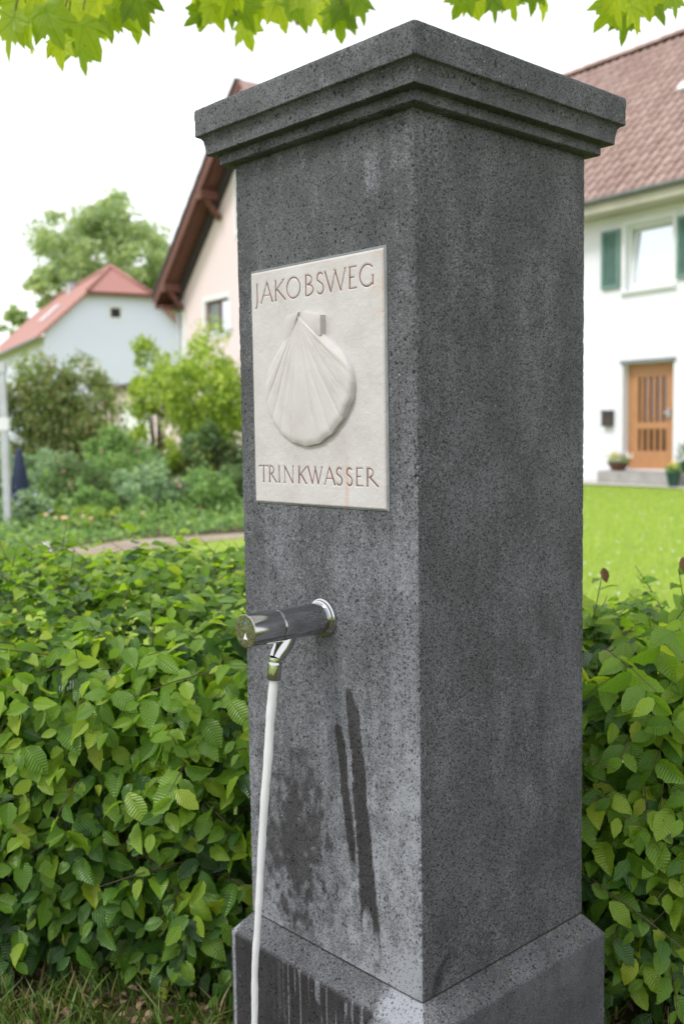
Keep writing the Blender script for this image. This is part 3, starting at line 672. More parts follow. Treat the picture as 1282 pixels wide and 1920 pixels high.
ae = MB().lathe([(0, .0118), (.0035, .0118), (.0036, .0090), (.0075, .0088), (.0078, .0104), (.0092, .0108), (.0120, .0108), (.0122, .0103), (.0136, .0103), (.0138, .0108), (.0335, .0108), (.0352, .0104), (.0355, .0090)], AO, AD, 40).build('aerator', MT['chrome'], tap); autosmooth(ae)
# ---- jet of water
pts = [(.1050, .8150), (.1060, .8083), (.1090, .778), (.1131, .7510), (.1199, .70), (.1266, .6438), (.1340, .576), (.1397, .5109), (.1440, .475), (.1478, .4449), (.1515, .398), (.1546, .3524), (.1588, .2802), (.162, .18), (.166, .006)]
P_ = []; R_ = []
for i in range(90):
    t = i / 89 * (len(pts) - 1); k = min(int(t), len(pts) - 2); f = t - k
    l = pts[k][0] * (1 - f) + pts[k + 1][0] * f; z = pts[k][1] * (1 - f) + pts[k + 1][1] * f
    P_.append(lw(.0008 * math.sin(z * 31), -H2 - l + .0006 * math.sin(z * 47), z)); R_.append(.0074 - .0020 * sstep(.80, .35, z) + .00030 * math.sin(z * 83) + .0002 * math.sin(z * 190 + 1))
jet = MB().tube(P_, R_, 14).build('water_jet', MT['water'], None, True)
tag(jet, 'thin white jet of water falling in a slight curve from the chrome tap', 'water jet')

# ============================================================ HORNBEAM HEDGE
HX = Vector((1, -.17, 0)).normalized(); HN = Vector((-HX.y * -1 * -1, 0, 0))
hx = np.array([1, -.17, 0.]); hx /= np.linalg.norm(hx); hn = np.array([-.17, -1, 0.]); hn /= np.linalg.norm(hn)   # hn: outward, to the viewer
hedge = thing('hornbeam_hedge', 'clipped green hornbeam hedge running behind the basalt pillar', 'hedge', (0, 2.6, 0))
O_ = np.array([0, 2.10, 0.]); off_h = np.array([0, 2.6, 0.])
def shoots(n, kind):
    s = rng.uniform(-2.2, 1.9, n)
    up = np.array([0, 0, 1.])
    if kind == 'front':
        z = rng.uniform(.07, .74, n); d = rng.exponential(.085, n) - .05 + .06 * fbm(s * 3, z * 3, 7) * 1.3 + .10 * sstep(.58, .76, z) + .05 * sstep(.22, .06, z) - .05
        P = O_ + s[:, None] * hx - d[:, None] * hn + z[:, None] * up
        D = hn * rng.uniform(.5, 1, (n, 1)) + hx * rng.normal(0, .55, (n, 1)) + up * rng.normal(.05, .45, (n, 1))
    elif kind == 'top':
        d = rng.uniform(.02, 1.1, n) * (1 - .42 * sstep(.15, .5, s)); zt = .685 + .06 * sstep(.0, .35, d) + .03 * sstep(.5, 1.0, d) + .05 * (fbm(s * 2.5 + 9, d * 2.5, 8) - .5) * 2
        zt = zt - .065 * sstep(.15, .5, s)
        P = O_ + s[:, None] * hx - d[:, None] * hn + (zt - rng.exponential(.03, n))[:, None] * up
        D = up * rng.uniform(.15, .8, (n, 1)) + hx * rng.normal(0, .6, (n, 1)) + hn * rng.normal(.25, .6, (n, 1))
    else:
        z = rng.uniform(.1, .66, n); d = rng.uniform(.10, 1.0, n) * (1 - .42 * sstep(.15, .5, s))
        P = O_ + s[:, None] * hx - d[:, None] * hn + z[:, None] * up
        D = rng.normal(0, 1, (n, 3))
    return P, D / np.linalg.norm(D, axis=1, keepdims=True)
LP, LR, LS, LK, TW = [], [], [], [], []
def grow(P, D, kind, nl=6, size=.058, young_p=.25, spread=1.):
    n = len(P); up = np.array([0, 0, 1.])
    side = np.cross(D, up + .01); side /= np.linalg.norm(side, axis=1, keepdims=True)
    for k in range(nl):
        tpos = .018 + .024 * k
        sgn = 1 if k % 2 else -1
        q = P + D * tpos + up * (-.004 * k)
        if kind == 'front':
            X = side * sgn * .75 + D * .45 + up * rng.normal(-.55, .28, (n, 1)) + rng.normal(0, .15, (n, 3))
            Z = hn * .8 + up * .60 + rng.normal(0, .42, (n, 3))
        elif kind == 'top':
            X = side * sgn * .8 + D * .5 + rng.normal(0, .2, (n, 3)) - up * .25
            Z = up * .9 + hn * .22 + rng.normal(0, .42, (n, 3))
        elif kind == 'shoot':
            X = side * sgn * .7 + D * .7 + rng.normal(0, .2, (n, 3)); Z = up * .5 + hn * .6 + rng.normal(0, .35, (n, 3))
        else:
            X = rng.normal(0, 1, (n, 3)); Z = rng.normal(0, 1, (n, 3)) + up
        S = size * rng.uniform(.60, 1.18, n) * (1 if k < nl - 1 else .7)
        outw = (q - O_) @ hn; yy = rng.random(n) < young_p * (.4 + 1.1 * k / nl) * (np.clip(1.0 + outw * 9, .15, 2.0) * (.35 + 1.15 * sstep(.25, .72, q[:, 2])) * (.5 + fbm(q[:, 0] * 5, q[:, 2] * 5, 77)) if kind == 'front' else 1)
        LP.append(q); LR.append(frames(X, Z)); LS.append(S); LK.append(yy.astype(int))
def twigs(P, D, length=.16):
    for p, d in zip(P, D): TW.append((p - d * .05, p + d * length * .5 + np.array([0, 0, -.003]), p + d * length + np.array([0, 0, -.012])))
P, D = shoots(2500, 'front'); grow(P, D, 'front', 6, .063, .40); twigs(P[:700], D[:700])
P, D = shoots(2200, 'top'); grow(P, D, 'top', 6, .053, .75); twigs(P[:500], D[:500])
for rep_ in range(2):      # longer drooping sprays standing out of the front and the shoulder
    P, D = shoots(80, 'front'); P = P + hn * .06; P[:, 2] = rng.uniform(.25, .76, len(P)); D = hn * .55 + hx * rng.normal(0, .75, (len(P), 1)) + np.array([0, 0, 1.]) * rng.normal(-.05, .45, (len(P), 1)); D /= np.linalg.norm(D, axis=1, keepdims=True)
    grow(P, D, 'front', 8, .060, .85); twigs(P, D, .20)
P, D = shoots(1500, 'in'); grow(P, D, 'in', 6, .056, 0)
# long loose shoots standing above the top, each hanging off a real point of the hedge
LSH = [(350, 1003, 3.0), (318, 1010, 3.05), (400, 1030, 2.9), (440, 1035, 2.8), (300, 1055, 2.8), (255, 1070, 2.8), (30, 1042, 3.0), (60, 1030, 3.1), (130, 1070, 3.0), (95, 1015, 3.1), (210, 1085, 2.8), (380, 1070, 2.7), (430, 1010, 3.0),
       (1128, 1068, 2.25), (1150, 1130, 2.3), (1272, 1062, 2.2), (1275, 1120, 2.2), (1215, 1150, 2.3), (1240, 1120, 2.5), (1120, 1140, 2.3), (1320, 1100, 2.4), (-60, 1050, 2.9), (-150, 1040, 3.0)]
sp_, sd_ = [], []
for k, (px, py, Y) in enumerate(LSH):
    tip = np.array(at(px, py + 10, Y)); base = np.array([tip[0] + rng.normal(0, .07), tip[1] + rng.normal(.05, .04), .66])
    L = np.linalg.norm(tip - base); d = (tip - base) / L
    mid = (tip + base) / 2 + rng.normal(0, .012, 3)
    TW.append((base, mid, tip))
    nl = max(3, int(L / .028))
    for j in range(nl):
        f = (j + .7) / nl; q = base + (tip - base) * f
        up = np.array([0, 0, 1.]); s_ = np.cross(d, np.array([.2, -1, .1])); s_ /= np.linalg.norm(s_)
        X = s_ * (1 if j % 2 else -1) * .9 + d * .45 + rng.normal(0, .22, 3) - up * .1
        Z = up * .8 + hn * .35 + rng.normal(0, .3, 3)
        LP.append(q[None]); LR.append(frames(X[None], Z[None])); LS.append(np.array([.062 * (1 - .35 * f) * rng.uniform(.85, 1.15)])); LK.append(np.array([1 if rng.random() < .75 else (2 if px > 1000 and f > .8 else 1)]))
# hanging spray at the hedge foot and two bronze leaves on the right
for (px, py, Y, kind_) in [(1228, 1335, 1.93, 2), (1130, 1078, 2.2, 2), (1279, 1058, 2.15, 2)]:
    LP.append(np.array(at(px, py - 14, Y))[None]); LR.append(frames(np.array([[.15, -.3, -1.]]), np.array([[-.2, -1, .1]]))); LS.append(np.array([.034])); LK.append(np.array([kind_]))
for (px, py, Y) in [(330, 1820, 2.15), (345, 1790, 2.15), (380, 1780, 2.14), (60, 1770, 2.15), (270, 1740, 2.15), (100, 1700, 2.12), (170, 1690, 2.12), (240, 1680, 2.1), (130, 1650, 2.12), (230, 1600, 2.1)]:
    b0 = np.array([at(px, py - 60, Y + .05)]); dd = np.array([[rng.normal(0, .3), -.3, -1.]]); dd /= np.linalg.norm(dd)
    grow(b0, dd, 'front', 6, .062, .7); twigs(b0, dd, .14)
LP = np.concatenate(LP); LR = np.concatenate(LR); LS = np.concatenate(LS); LK = np.concatenate(LK)
# leave out leaves inside the pillar
rel = LP - np.array(PC); lx = rel @ np.array(-Lv); ly = rel @ np.array(Rv)
ok = ~((np.abs(lx) < H2 + .10) & (np.abs(ly) < H2 + .10)) & (LP[:, 2] > .035)
LP, LR, LS, LK = LP[ok], LR[ok], LS[ok], LK[ok]
# what the camera sees largest: single leaf objects
ct = LP + LR[:, :, 0] * LS[:, None] * .5; dv = ct - np.array(EYE)
dep = dv @ np.array(FW); sx = 641 + FPX * (dv @ np.array(RT)) / dep; sy = 960 - FPX * (dv @ np.array(UP)) / dep
facing = np.abs(np.einsum('ni,ni->n', LR[:, :, 2], dv / np.linalg.norm(dv, axis=1, keepdims=True)))
inv = (sx > 0) & (sx < 1282) & (sy > 1000) & (sy < 1900) & ((sx < 465) | (sx > 1100))
# rough front-most test on a 14 px grid
cell = (np.clip(sx, 0, 1281) // 22).astype(int) * 200 + (np.clip(sy, 0, 1919) // 22).astype(int)
front = np.zeros(len(LP), bool); best = {}
for i in np.where(inv)[0]:
    c = cell[i]
    if c not in best or dep[i] < dep[best[c]]: best[c] = i
front[list(best.values())] = True
score = np.where(front & inv, facing * (LS / dep) ** 2, -1)
single = np.zeros(len(LP), bool); single[np.argsort(-score)[:297]] = True
single |= (LK == 2); LP = LP - off_h
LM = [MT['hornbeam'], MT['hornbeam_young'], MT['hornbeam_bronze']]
hb_me = [[mesh('leaf', v, f, LM[m], None, True, u, data_only=True) for (v, f, u) in HB] for m in range(3)]
for i in np.where(single)[0]:
    o = link('leaf', hb_me[LK[i]][int(i) % 6], hedge)
    Mx = Matrix.Identity(4)
    for r_ in range(3):
        for c_ in range(3): Mx[r_][c_] = LR[i][r_][c_] * LS[i]
        Mx[r_][3] = LP[i][r_]
    o.matrix_local = Mx
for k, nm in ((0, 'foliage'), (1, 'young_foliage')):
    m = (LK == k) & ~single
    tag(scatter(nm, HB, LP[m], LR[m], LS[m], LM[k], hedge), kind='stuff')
tb = MB()
for a_, m_, b_ in TW: tb.tube([Vector(a_ - off_h), Vector(m_ - off_h), Vector(b_ - off_h)], [.0016, .0013, .0008], 4, False)
tag(tb.build('twigs', MT['twig'], hedge), kind='stuff')
for k in range(26):
    s = -2.1 + k * .155 + random.uniform(-.04, .04); b0 = O_ + s * hx - (.42 + random.uniform(-.1, .1)) * hn - off_h
    t1 = b0 + np.array([random.uniform(-.06, .06), random.uniform(-.1, .1), .35]); t2 = t1 + np.array([random.uniform(-.1, .1), random.uniform(-.15, .15), .3])
    if abs((Vector(b0 + off_h) - PC).length) < .36: continue
    MB().tube([Vector(b0), Vector(t1), Vector(t2)], [.016, .011, .005], 7).build('stem', MT['twig'], hedge, True)

# ============================================================ GRASS
def grass(name, P, hmin, hmax, mat, label, lean=.25):
    n = len(P); X = np.stack([rng.normal(0, 1, n), rng.normal(0, 1, n), np.zeros(n)], 1) + 1e-3
    Z = np.stack([rng.normal(0, lean, n), rng.normal(0, lean, n), np.ones(n)], 1)
    Z /= np.linalg.norm(Z, axis=1, keepdims=True); X = X - Z * (X * Z).sum(1, keepdims=True)
    o = scatter(name, BL, P, frames(X, Z), rng.uniform(hmin, hmax, n), mat); return tag(o, label, 'grass', kind='stuff')
n = 42000; P = np.stack([rng.uniform(-1.5, 1.3, n), rng.uniform(1.3, 2.9, n), np.full(n, .002)], 1)
dens = fbm(P[:, 0] * 9, P[:, 1] * 9, 300); keep = (rng.random(n) < sstep(.35, .6, dens)) & (P[:, 1] < 2.28 - .17 * P[:, 0] + rng.normal(0, .12, n))
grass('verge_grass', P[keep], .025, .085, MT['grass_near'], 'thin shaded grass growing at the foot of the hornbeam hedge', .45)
n = 5000; P = np.stack([rng.uniform(-1.4, 1.2, n), rng.uniform(1.4, 2.9, n), rng.uniform(.005, .03, n)], 1)
X = np.stack([rng.normal(0, 1, n), rng.normal(0, 1, n), rng.normal(0, .12, n)], 1); Z = np.stack([rng.normal(0, .3, n), rng.normal(0, .3, n), np.ones(n)], 1)
tag(scatter('dry_leaf_litter', HB, P, frames(X, Z), rng.uniform(.008, .034, n), MT['litter']), 'brown dry leaf litter lying on the soil under the hedge', 'leaf litter', kind='stuff')
n = 90000; Yg = 3.6 + (22 - 3.6) * rng.random(n) ** .8; Xg = np.where(rng.random(n) < .62, Yg * rng.uniform(.18, .42, n), Yg * rng.uniform(-.42, .02, n))
def in_poly(x, y, poly):
    c = np.zeros(len(x), bool); j = len(poly) - 1
    for i in range(len(poly)):
        xi, yi = poly[i]; xj, yj = poly[j]
        c ^= ((yi > y) != (yj > y)) & (x < (xj - xi) * (y - yi) / (yj - yi + 1e-12) + xi); j = i
    return c
keep = ~in_poly(Xg, Yg, [(p.x, p.y) for p in pa]) & ~in_poly(Xg, Yg, BED) & ~((Xg < 0) & (Yg > 12.5))
e1 = np.array([.58808, -.80880]); nbk = np.array([.80880, .58808]); PWH = np.array([6.21865, 20.5])
keep &= ((np.stack([Xg, Yg], 1) - PWH) @ nbk) < -1.3
P = np.stack([Xg, Yg, np.zeros(n)], 1)[keep]
grass('lawn_grass', P, .035, .085, MT['grass_far'], 'bright green lawn grass between the hedge and the houses', .35)
n = 260; Yg = 5 + 15 * rng.random(n); Xg = Yg * rng.uniform(.2, .42, n); m = ((np.stack([Xg, Yg], 1) - PWH) @ nbk) < -1.5
P = np.stack([Xg, Yg, rng.uniform(.05, .08, n)], 1)[m]; n = len(P)
tag(scatter('clover_flowers', [(np.array([(math.cos(a) * .5, math.sin(a) * .5, 0) for a in np.linspace(0, 2 * PI, 7)[:6]] + [(0, 0, .5), (0, 0, -.3)]), np.array([(k, (k + 1) % 6, 6, 6) for k in range(6)])[:, :3] if False else np.array([(k, (k + 1) % 6, 6) for k in range(6)] + [((k + 1) % 6, k, 7) for k in range(6)]), np.zeros((8, 2)))], P, np.repeat(np.eye(3)[None], n, 0), rng.uniform(.008, .024, n), MT['f_white']), 'small white clover flowers dotted over the lawn by the white house', 'flowers', kind='stuff')

# ============================================================ HOUSES
def wall_panel(s0, s1, z0, z1, openings, depth=.25, y0=0.):
    xs = sorted(set([s0, s1] + [o[0] for o in openings] + [o[1] for o in openings])); zs_ = sorted(set([z0, z1] + [o[2] for o in openings] + [o[3] for o in openings]))
    mb = MB()
    for i in range(len(xs) - 1):
        for j in range(len(zs_) - 1):
            cx, cz = (xs[i] + xs[i + 1]) / 2, (zs_[j] + zs_[j + 1]) / 2
            if any(o[0] < cx < o[1] and o[2] < cz < o[3] for o in openings): continue
            mb.add([(xs[i], y0, zs_[j]), (xs[i + 1], y0, zs_[j]), (xs[i + 1], y0, zs_[j + 1]), (xs[i], y0, zs_[j + 1])], [(0, 1, 2, 3)])
    for a, b_, c, d in openings:
        for q in ([(a, c), (a, d)], [(b_, d), (b_, c)], [(a, d), (b_, d)], [(b_, c), (a, c)]):
            (xa, za), (xb, zb_) = q; mb.add([(xa, y0, za), (xb, y0, zb_), (xb, y0 + depth, zb_), (xa, y0 + depth, za)], [(0, 1, 2, 3)])
    return mb
def clip(o, planes):
    bm = bmesh.new(); bm.from_mesh(o.data); bmesh.ops.remove_doubles(bm, verts=bm.verts, dist=1e-4)
    for p, n_ in planes: bmesh.ops.bisect_plane(bm, geom=bm.verts[:] + bm.edges[:] + bm.faces[:], plane_co=p, plane_no=n_, clear_outer=True)
    bm.to_mesh(o.data); bm.free(); return o
def slab(name, quad, th, mat, parent):      # quad: four corners of the outer surface; thickness inwards
    q = [Vector(p) for p in quad]; n_ = (q[1] - q[0]).cross(q[-1] - q[0]).normalized()
    if n_.z < 0: n_ = -n_
    k = len(q); V = q + [p - n_ * th for p in q]
    F = [tuple(range(k)), tuple(range(2 * k - 1, k - 1, -1))] + [(i, (i + 1) % k, k + (i + 1) % k, k + i) for i in range(k)]
    return mesh(name, V, F, mat, parent)
# ---- white house on the right
A1 = math.atan2(e1[1], e1[0])
wh = thing('white_house', 'white rendered house with weathered red tile roof and green shutters, right of the pillar', 'house', (PWH[0], PWH[1], 0), A1)
S0, S1, DEP = -8., 9., 9.
OPN = [(-.66, .46, 3.90, 5.20), (-.72, .50, .29, 2.43), (3.2, 4.4, 3.9, 5.2), (3.4, 4.6, 1.0, 2.3), (-4.6, -3.5, 3.9, 5.2), (-4.6, -3.5, 1.0, 2.3)]
mb = wall_panel(S0, S1, 0, 5.75, OPN, .24)
mb.add([(S0, 0, 0), (S0, DEP, 0), (S0, DEP, 5.7), (S0, DEP / 2, 10.05), (S0, 0, 5.7)], [(0, 4, 3, 2, 1)]); mb.add([(S1, 0, 0), (S1, DEP, 0), (S1, DEP, 5.7), (S1, DEP / 2, 10.05), (S1, 0, 5.7)], [(0, 1, 2, 3, 4)]); mb.add([(S0, DEP, 0), (S1, DEP, 0), (S1, DEP, 5.75), (S0, DEP, 5.75)], [(3, 2, 1, 0)])
mb.build('wall', MT['white_render'], wh)
RZ0, RZ1, RY0 = 5.72, 10.52, -.55      # eave height, ridge height, eave overhang
rf = slab('roof', [(S0 - .3, RY0, RZ0 - .06), (S1 + .3, RY0, RZ0 - .06), (S1 + .3, DEP / 2, RZ1 - .06), (S0 - .3, DEP / 2, RZ1 - .06)], .12, MT['brown_wood'], wh)
slab('rear_roof_slope', [(S0 - .3, DEP / 2, RZ1 - .06), (S1 + .3, DEP / 2, RZ1 - .06), (S1 + .3, DEP - RY0, RZ0 - .06), (S0 - .3, DEP - RY0, RZ0 - .06)], .12, MT['roof_tile'], wh)
sv = Vector((0, DEP / 2 - RY0, RZ1 - RZ0)); SLEN = sv.length; sv.normalize(); nv = Vector((0, -sv.z, sv.y))
tw, tl = .235, .335; prof_ = [(0, .012), (.16, .030), (.34, .012), (.55, 0), (.78, .0), (.92, .028), (1.0, .034)]
Vt = []; Ft = []
for q, base_ in ((0, 0.), (1, tl * 1.12)):
    for (u_, h_) in prof_:
        Vt.append(Vector((u_ * tw, 0, 0)) + sv * base_ + nv * (h_ + (.040 if q == 0 else .004)))
for (u_, h_) in prof_: Vt.append(Vector((u_ * tw, 0, 0)) + nv * (-.002))
for i in range(len(prof_) - 1): Ft.append((i, i + 1, 7 + i + 1, 7 + i)); Ft.append((14 + i, 14 + i + 1, i + 1, i))
tv = np.array([tuple(v_) for v_ in Vt]); tf = np.array(Ft); tme = mesh('tile', tv, tf, MT['roof_tile'], None, False, data_only=True)
ncol = int((S1 - S0 + .6) / tw); nrow = int(SLEN / tl)
TP = np.array([tuple(Vector((S0 - .3 + c * tw, RY0, RZ0)) + sv * (r_ * tl)) for r_ in range(nrow) for c in range(ncol)])
TP += rng.normal(0, .003, TP.shape)
Mw = Matrix.Translation((PWH[0], PWH[1], 0)) @ Matrix.Rotation(A1, 4, 'Z')
pr = []
for i, p in enumerate(TP):
    d_ = Mw @ Vector(p) - EYE; dp = d_.dot(FW); x_ = 641 + FPX * d_.dot(RT) / dp; y_ = 960 - FPX * d_.dot(UP) / dp
    vis = 1085 < x_ < 1290 and y_ > 40 and not (x_ < 1172 and y_ < 285)
    pr.append(dp if vis else 999)
order = np.argsort(pr); ns = min(296, int((np.array(pr) < 900).sum())); sing = set(order[:ns].tolist())
for i in sing:
    o = link('tile', tme, rf); o.location = TP[i]
rest = np.array([i for i in range(len(TP)) if i not in sing])
tag(scatter('tiles', [(tv, tf, np.zeros((len(tv), 2)))], TP[rest], np.repeat(np.eye(3)[None], len(rest), 0), np.ones(len(rest)), MT['roof_tile'], rf, smooth=False), kind='stuff')
for k in range(44):
    x_ = S0 - .3 + k * .395
    mb = MB(); n_ = 7; V = []
    for xx_, r_ in ((0, .14), (.42, .12)):
        for j in range(n_): a_ = PI * j / (n_ - 1); V.append((x_ + xx_, DEP / 2 + math.cos(a_) * r_ * 1.1, RZ1 - .02 + math.sin(a_) * r_))
    mb.add(V, [(j, j + 1, n_ + j + 1, n_ + j) for j in range(n_ - 1)] + [tuple(range(n_ - 1, -1, -1))]).build('ridge_tile', MT['roof_tile'], rf)
# little white roof-hatch reflector seen on the slope
q = Vector((-.98, 2.2, 0)); q.z = RZ0 + (q.y - RY0) * (RZ1 - RZ0) / (DEP / 2 - RY0)
m3 = Matrix((Vector((1, 0, 0)), sv, nv)).transposed()
MB().box(-.02, .34, -.12, .14, .05, .12, m3, q).build('roof_vent', MT['white_paint'], rf)
gt = MB(); V = []; n_ = 9
for x_ in (S0 - .3, S1 + .3):
    for r_ in (.075, .068):
        for j in range(n_): a_ = PI + PI * j / (n_ - 1); V.append((x_, RY0 - .07 + math.cos(a_) * r_, RZ0 - .01 + math.sin(a_) * r_))
F = [(j, 2 * n_ + j, 2 * n_ + j + 1, j + 1) for j in range(n_ - 1)] + [(n_ + j, n_ + j + 1, 3 * n_ + j + 1, 3 * n_ + j) for j in range(n_ - 1)] + [(0, n_, 3 * n_, 2 * n_), (n_ - 1, 3 * n_ - 1, 4 * n_ - 1, 2 * n_ - 1)]
gt.add(V, F).build('gutter', MT['grey_metal'], wh, True)
MB().box(S0 - .3, S1 + .3, RY0 + .01, -.002, 5.44, 5.50).build('soffit', MT['cream_paint'], wh)
MB().box(S0 - .3, S1 + .3, RY0 - .005, RY0 + .02, 5.46, 5.64).build('fascia_board', MT['cream_paint'], wh)
MB().box(S0, S1, -.03, -.001, 0, .22).build('wall_base', MT['white_paint'], wh)
def frame_box(x0, x1, z0, z1, y0, y1, t):
    return MB().box(x0, x1, y0, y1, z1 - t, z1).box(x0, x1, y0, y1, z0, z0 + t).box(x0, x0 + t, y0, y1, z0 + t, z1 - t).box(x1 - t, x1, y0, y1, z0 + t, z1 - t)
def window(par, x0, x1, z0, z1, mat_f, mat_g, depth=.12, mull=False, tilt=0, surround=None):
    f = frame_box(x0, x1, z0, z1, depth, depth + .07, .06).build('window', mat_f, par)
    if tilt:
        R_t = Matrix.Rotation(-tilt, 3, 'X'); T_ = Vector(((x0 + x1) / 2, depth + .02, z0 + .06)); hw = (x1 - x0) / 2 - .05; hh = z1 - z0 - .1
        sb = MB()
        for (a, b_, c, d) in ((-hw, hw, hh - .07, hh), (-hw, hw, 0, .07), (-hw, -hw + .07, .07, hh - .07), (hw - .07, hw, .07, hh - .07)): sb.box(a, b_, -.03, .03, c, d, R_t, T_)
        sb.build('sash', mat_f, f); MB().box(-hw + .07, hw - .07, -.004, .004, .07, hh - .07, R_t, T_).build('pane', mat_g, f)
        MB().box(x0 + .06, x1 - .06, depth + .45, depth + .46, z0, z1).build('room_shade_panel', MT['dark_glass'], f)  # dark sheet standing in for the shade inside the room
    else:
        if mull:
            xm = (x0 + x1) / 2; MB().box(xm - .04, xm + .04, depth + .002, depth + .068, z0 + .06, z1 - .06).build('mullion', mat_f, f)
            MB().box(x0 + .06, xm - .04, depth + .03, depth + .04, z0 + .06, z1 - .06).build('pane', mat_g, f); MB().box(xm + .04, x1 - .06, depth + .03, depth + .04, z0 + .06, z1 - .06).build('pane', mat_g, f)
        else: MB().box(x0 + .06, x1 - .06, depth + .03, depth + .04, z0 + .06, z1 - .06).build('pane', mat_g, f)
    MB().box(x0 - .08, x1 + .08, -.07, depth, z0 - .05, z0 - .002).build('sill', MT['white_paint'], f)
    if surround: frame_box(x0 - .1, x1 + .1, z0 - .11, z1 + .11, -.022, -.003, .10).build('surround', surround, f)
    return f
window(wh, -.66, .46, 3.90, 5.20, MT['white_paint'], MT['mirror_glass'], .10, tilt=.10, surround=MT['white_paint'])
for (a, b_, c, d) in OPN[2:]: window(wh, a, b_, c, d, MT['white_paint'], MT['mirror_glass'], .10, mull=True, surround=MT['white_paint'])
def shutter(x0, x1, z0, z1):
    f = frame_box(x0, x1, z0, z1, -.065, -.028, .07).build('shutter', MT['shutter_green'], wh); n_ = 26; m = MB()
    for k in range(n_):
        z = z0 + .07 + (z1 - z0 - .14) * (k + .5) / n_; m.box(x0 + .07, x1 - .07, -.014, .014, -.004, .004, Matrix.Rotation(.8, 3, 'X'), (0, -.045, z))
    m.v = [(v_[0] if abs(v_[0]) > 1e9 else v_[0], v_[1], v_[2]) for v_ in m.v]
    tag(m.build('slats', MT['shutter_green'], f), kind='stuff'); MB().box(x0 + .06, x1 - .06, -.030, -.027, z0 + .06, z1 - .06).build('back_board', MT['shutter_green'], f)
for a, b_ in ((-1.25, -.79), (.58, 1.04), (2.62, 3.08), (4.52, 4.98), (-5.18, -4.72), (-3.38, -2.92)): shutter(a, b_, 4.0, 5.17)
# door
dr = frame_box(-.72, .50, .29, 2.43, .19, .26, .10).build('door', MT['honey_wood'], wh)
MB().box(-.62, -.47, .175, .235, .29, 2.33).box(.26, .40, .175, .235, .29, 2.33).box(-.47, .26, .175, .235, 2.16, 2.33).box(-.47, .26, .175, .235, 1.11, 1.24).box(-.47, .26, .175, .235, .29, .66).build('door_leaf', MT['honey_wood'], dr)
MB().box(-.47, .26, .215, .225, .66, 2.16).build('glass', MT['dark_glass'], dr)
for k in range(5):
    x_ = -.41 + k * .152
    for a, b_ in ((.66, 1.11), (1.24, 2.16)): MB().box(x_, x_ + .075, .18, .213, a, b_).build('bar', MT['bar_wood'], dr)
MB().box(.29, .34, .11, .175, 1.34, 1.50).box(.22, .31, .09, .12, 1.41, 1.45).build('handle', MT['zinc'], dr)
MB().box(-.76, .56, -.05, -.003, 2.44, 2.50).build('door_lintel', MT['grey_metal'], wh)
MB().box(-.85, 1.7, -.62, .20, 0, .275).build('doorstep', MT['concrete'], wh)
for k in range(12):
    s_ = sheet('paving_slab', [tuple((Mw @ Vector((x_, y_, 0))).xy) for x_, y_ in ((-4 + k * .62, -1.15), (-4 + k * .62 + .6, -1.15), (-4 + k * .62 + .6, -.64 if -.9 < -4 + k * .62 + .3 < 1.8 else -.05), (-4 + k * .62, -.64 if -.9 < -4 + k * .62 + .3 < 1.8 else -.05))], .03, MT['paving'])
    s_['kind'] = 'structure'
def local_pt(x, y, z): return Mw @ Vector((x, y, z))
mbx = thing('mailbox', 'small dark brown mailbox on the white wall left of the wooden door', 'mailbox', local_pt(-1.05, 0, 1.17), A1)
MB().box(-.13, .11, -.11, -.001, 0, .30).build('box', MT['mailbox'], mbx); MB().box(-.14, .12, -.13, -.001, .302, .33).build('lid', MT['mailbox'], mbx); MB().box(-.09, .07, -.115, -.111, .22, .235).build('slot', MT['dark_tile'], mbx)

def cloud(name, n, c, rad, size, mat, parent, flat=0., hollow=.35, clumps=0, up=.4, temps=None):
    c = np.array(c, float); rad = np.array(rad, float)
    if clumps:
        cd = rng.normal(0, 1, (clumps, 3)); cd /= np.linalg.norm(cd, axis=1, keepdims=True); cc = cd * rng.uniform(.35, 1.08, (clumps, 1)) * rad
        k = rng.integers(0, clumps, n); q = rng.normal(0, 1, (n, 3)); q /= np.linalg.norm(q, axis=1, keepdims=True)
        P = c + cc[k] + q * (rng.uniform(.2, 1, (n, 1)) ** .5) * rad.min() * rng.uniform(.14, .48, clumps)[k][:, None] * 1.2
    else:
        q = rng.normal(0, 1, (n, 3)); q /= np.linalg.norm(q, axis=1, keepdims=True); P = c + q * (hollow + (1 - hollow) * rng.random((n, 1)) ** .6) * rad
    P = P[P[:, 2] + (parent.location.z if parent else 0) > .03]
    n = len(P); X = rng.normal(0, 1, (n, 3)); X[:, 2] -= .3; Z = rng.normal(0, .6, (n, 3)); Z[:, 2] += up; Z[:, 1] -= .3
    return tag(scatter(name, temps or SL, P, frames(X, Z), size * rng.uniform(.6, 1.3, n), mat, parent, smooth=False), kind='stuff')
def blossom(parent, P, size, mat, n=None):
    # small five-petalled flowers
    for p in P:
        V = [(0, 0, .2 * size)]; F = []; a0 = random.random() * 2; tl_ = random.uniform(-.6, .2)
        for k in range(5):
            a_ = a0 + 2 * PI * k / 5
            for da, r_, h_ in ((-.5, .62, .1), (0, 1, -.05), (.5, .62, .1)): V.append((math.cos(a_ + da) * r_ * size, math.sin(a_ + da) * r_ * size, h_ * size))
            F += [(0, 3 * k + 1, 3 * k + 2, 3 * k + 3)]
        R_ = Matrix.Rotation(1.0 + tl_, 3, 'X'); V = [tuple(R_ @ Vector(q) + Vector(p)) for q in V]
        mesh('flower', V, F, mat, parent)
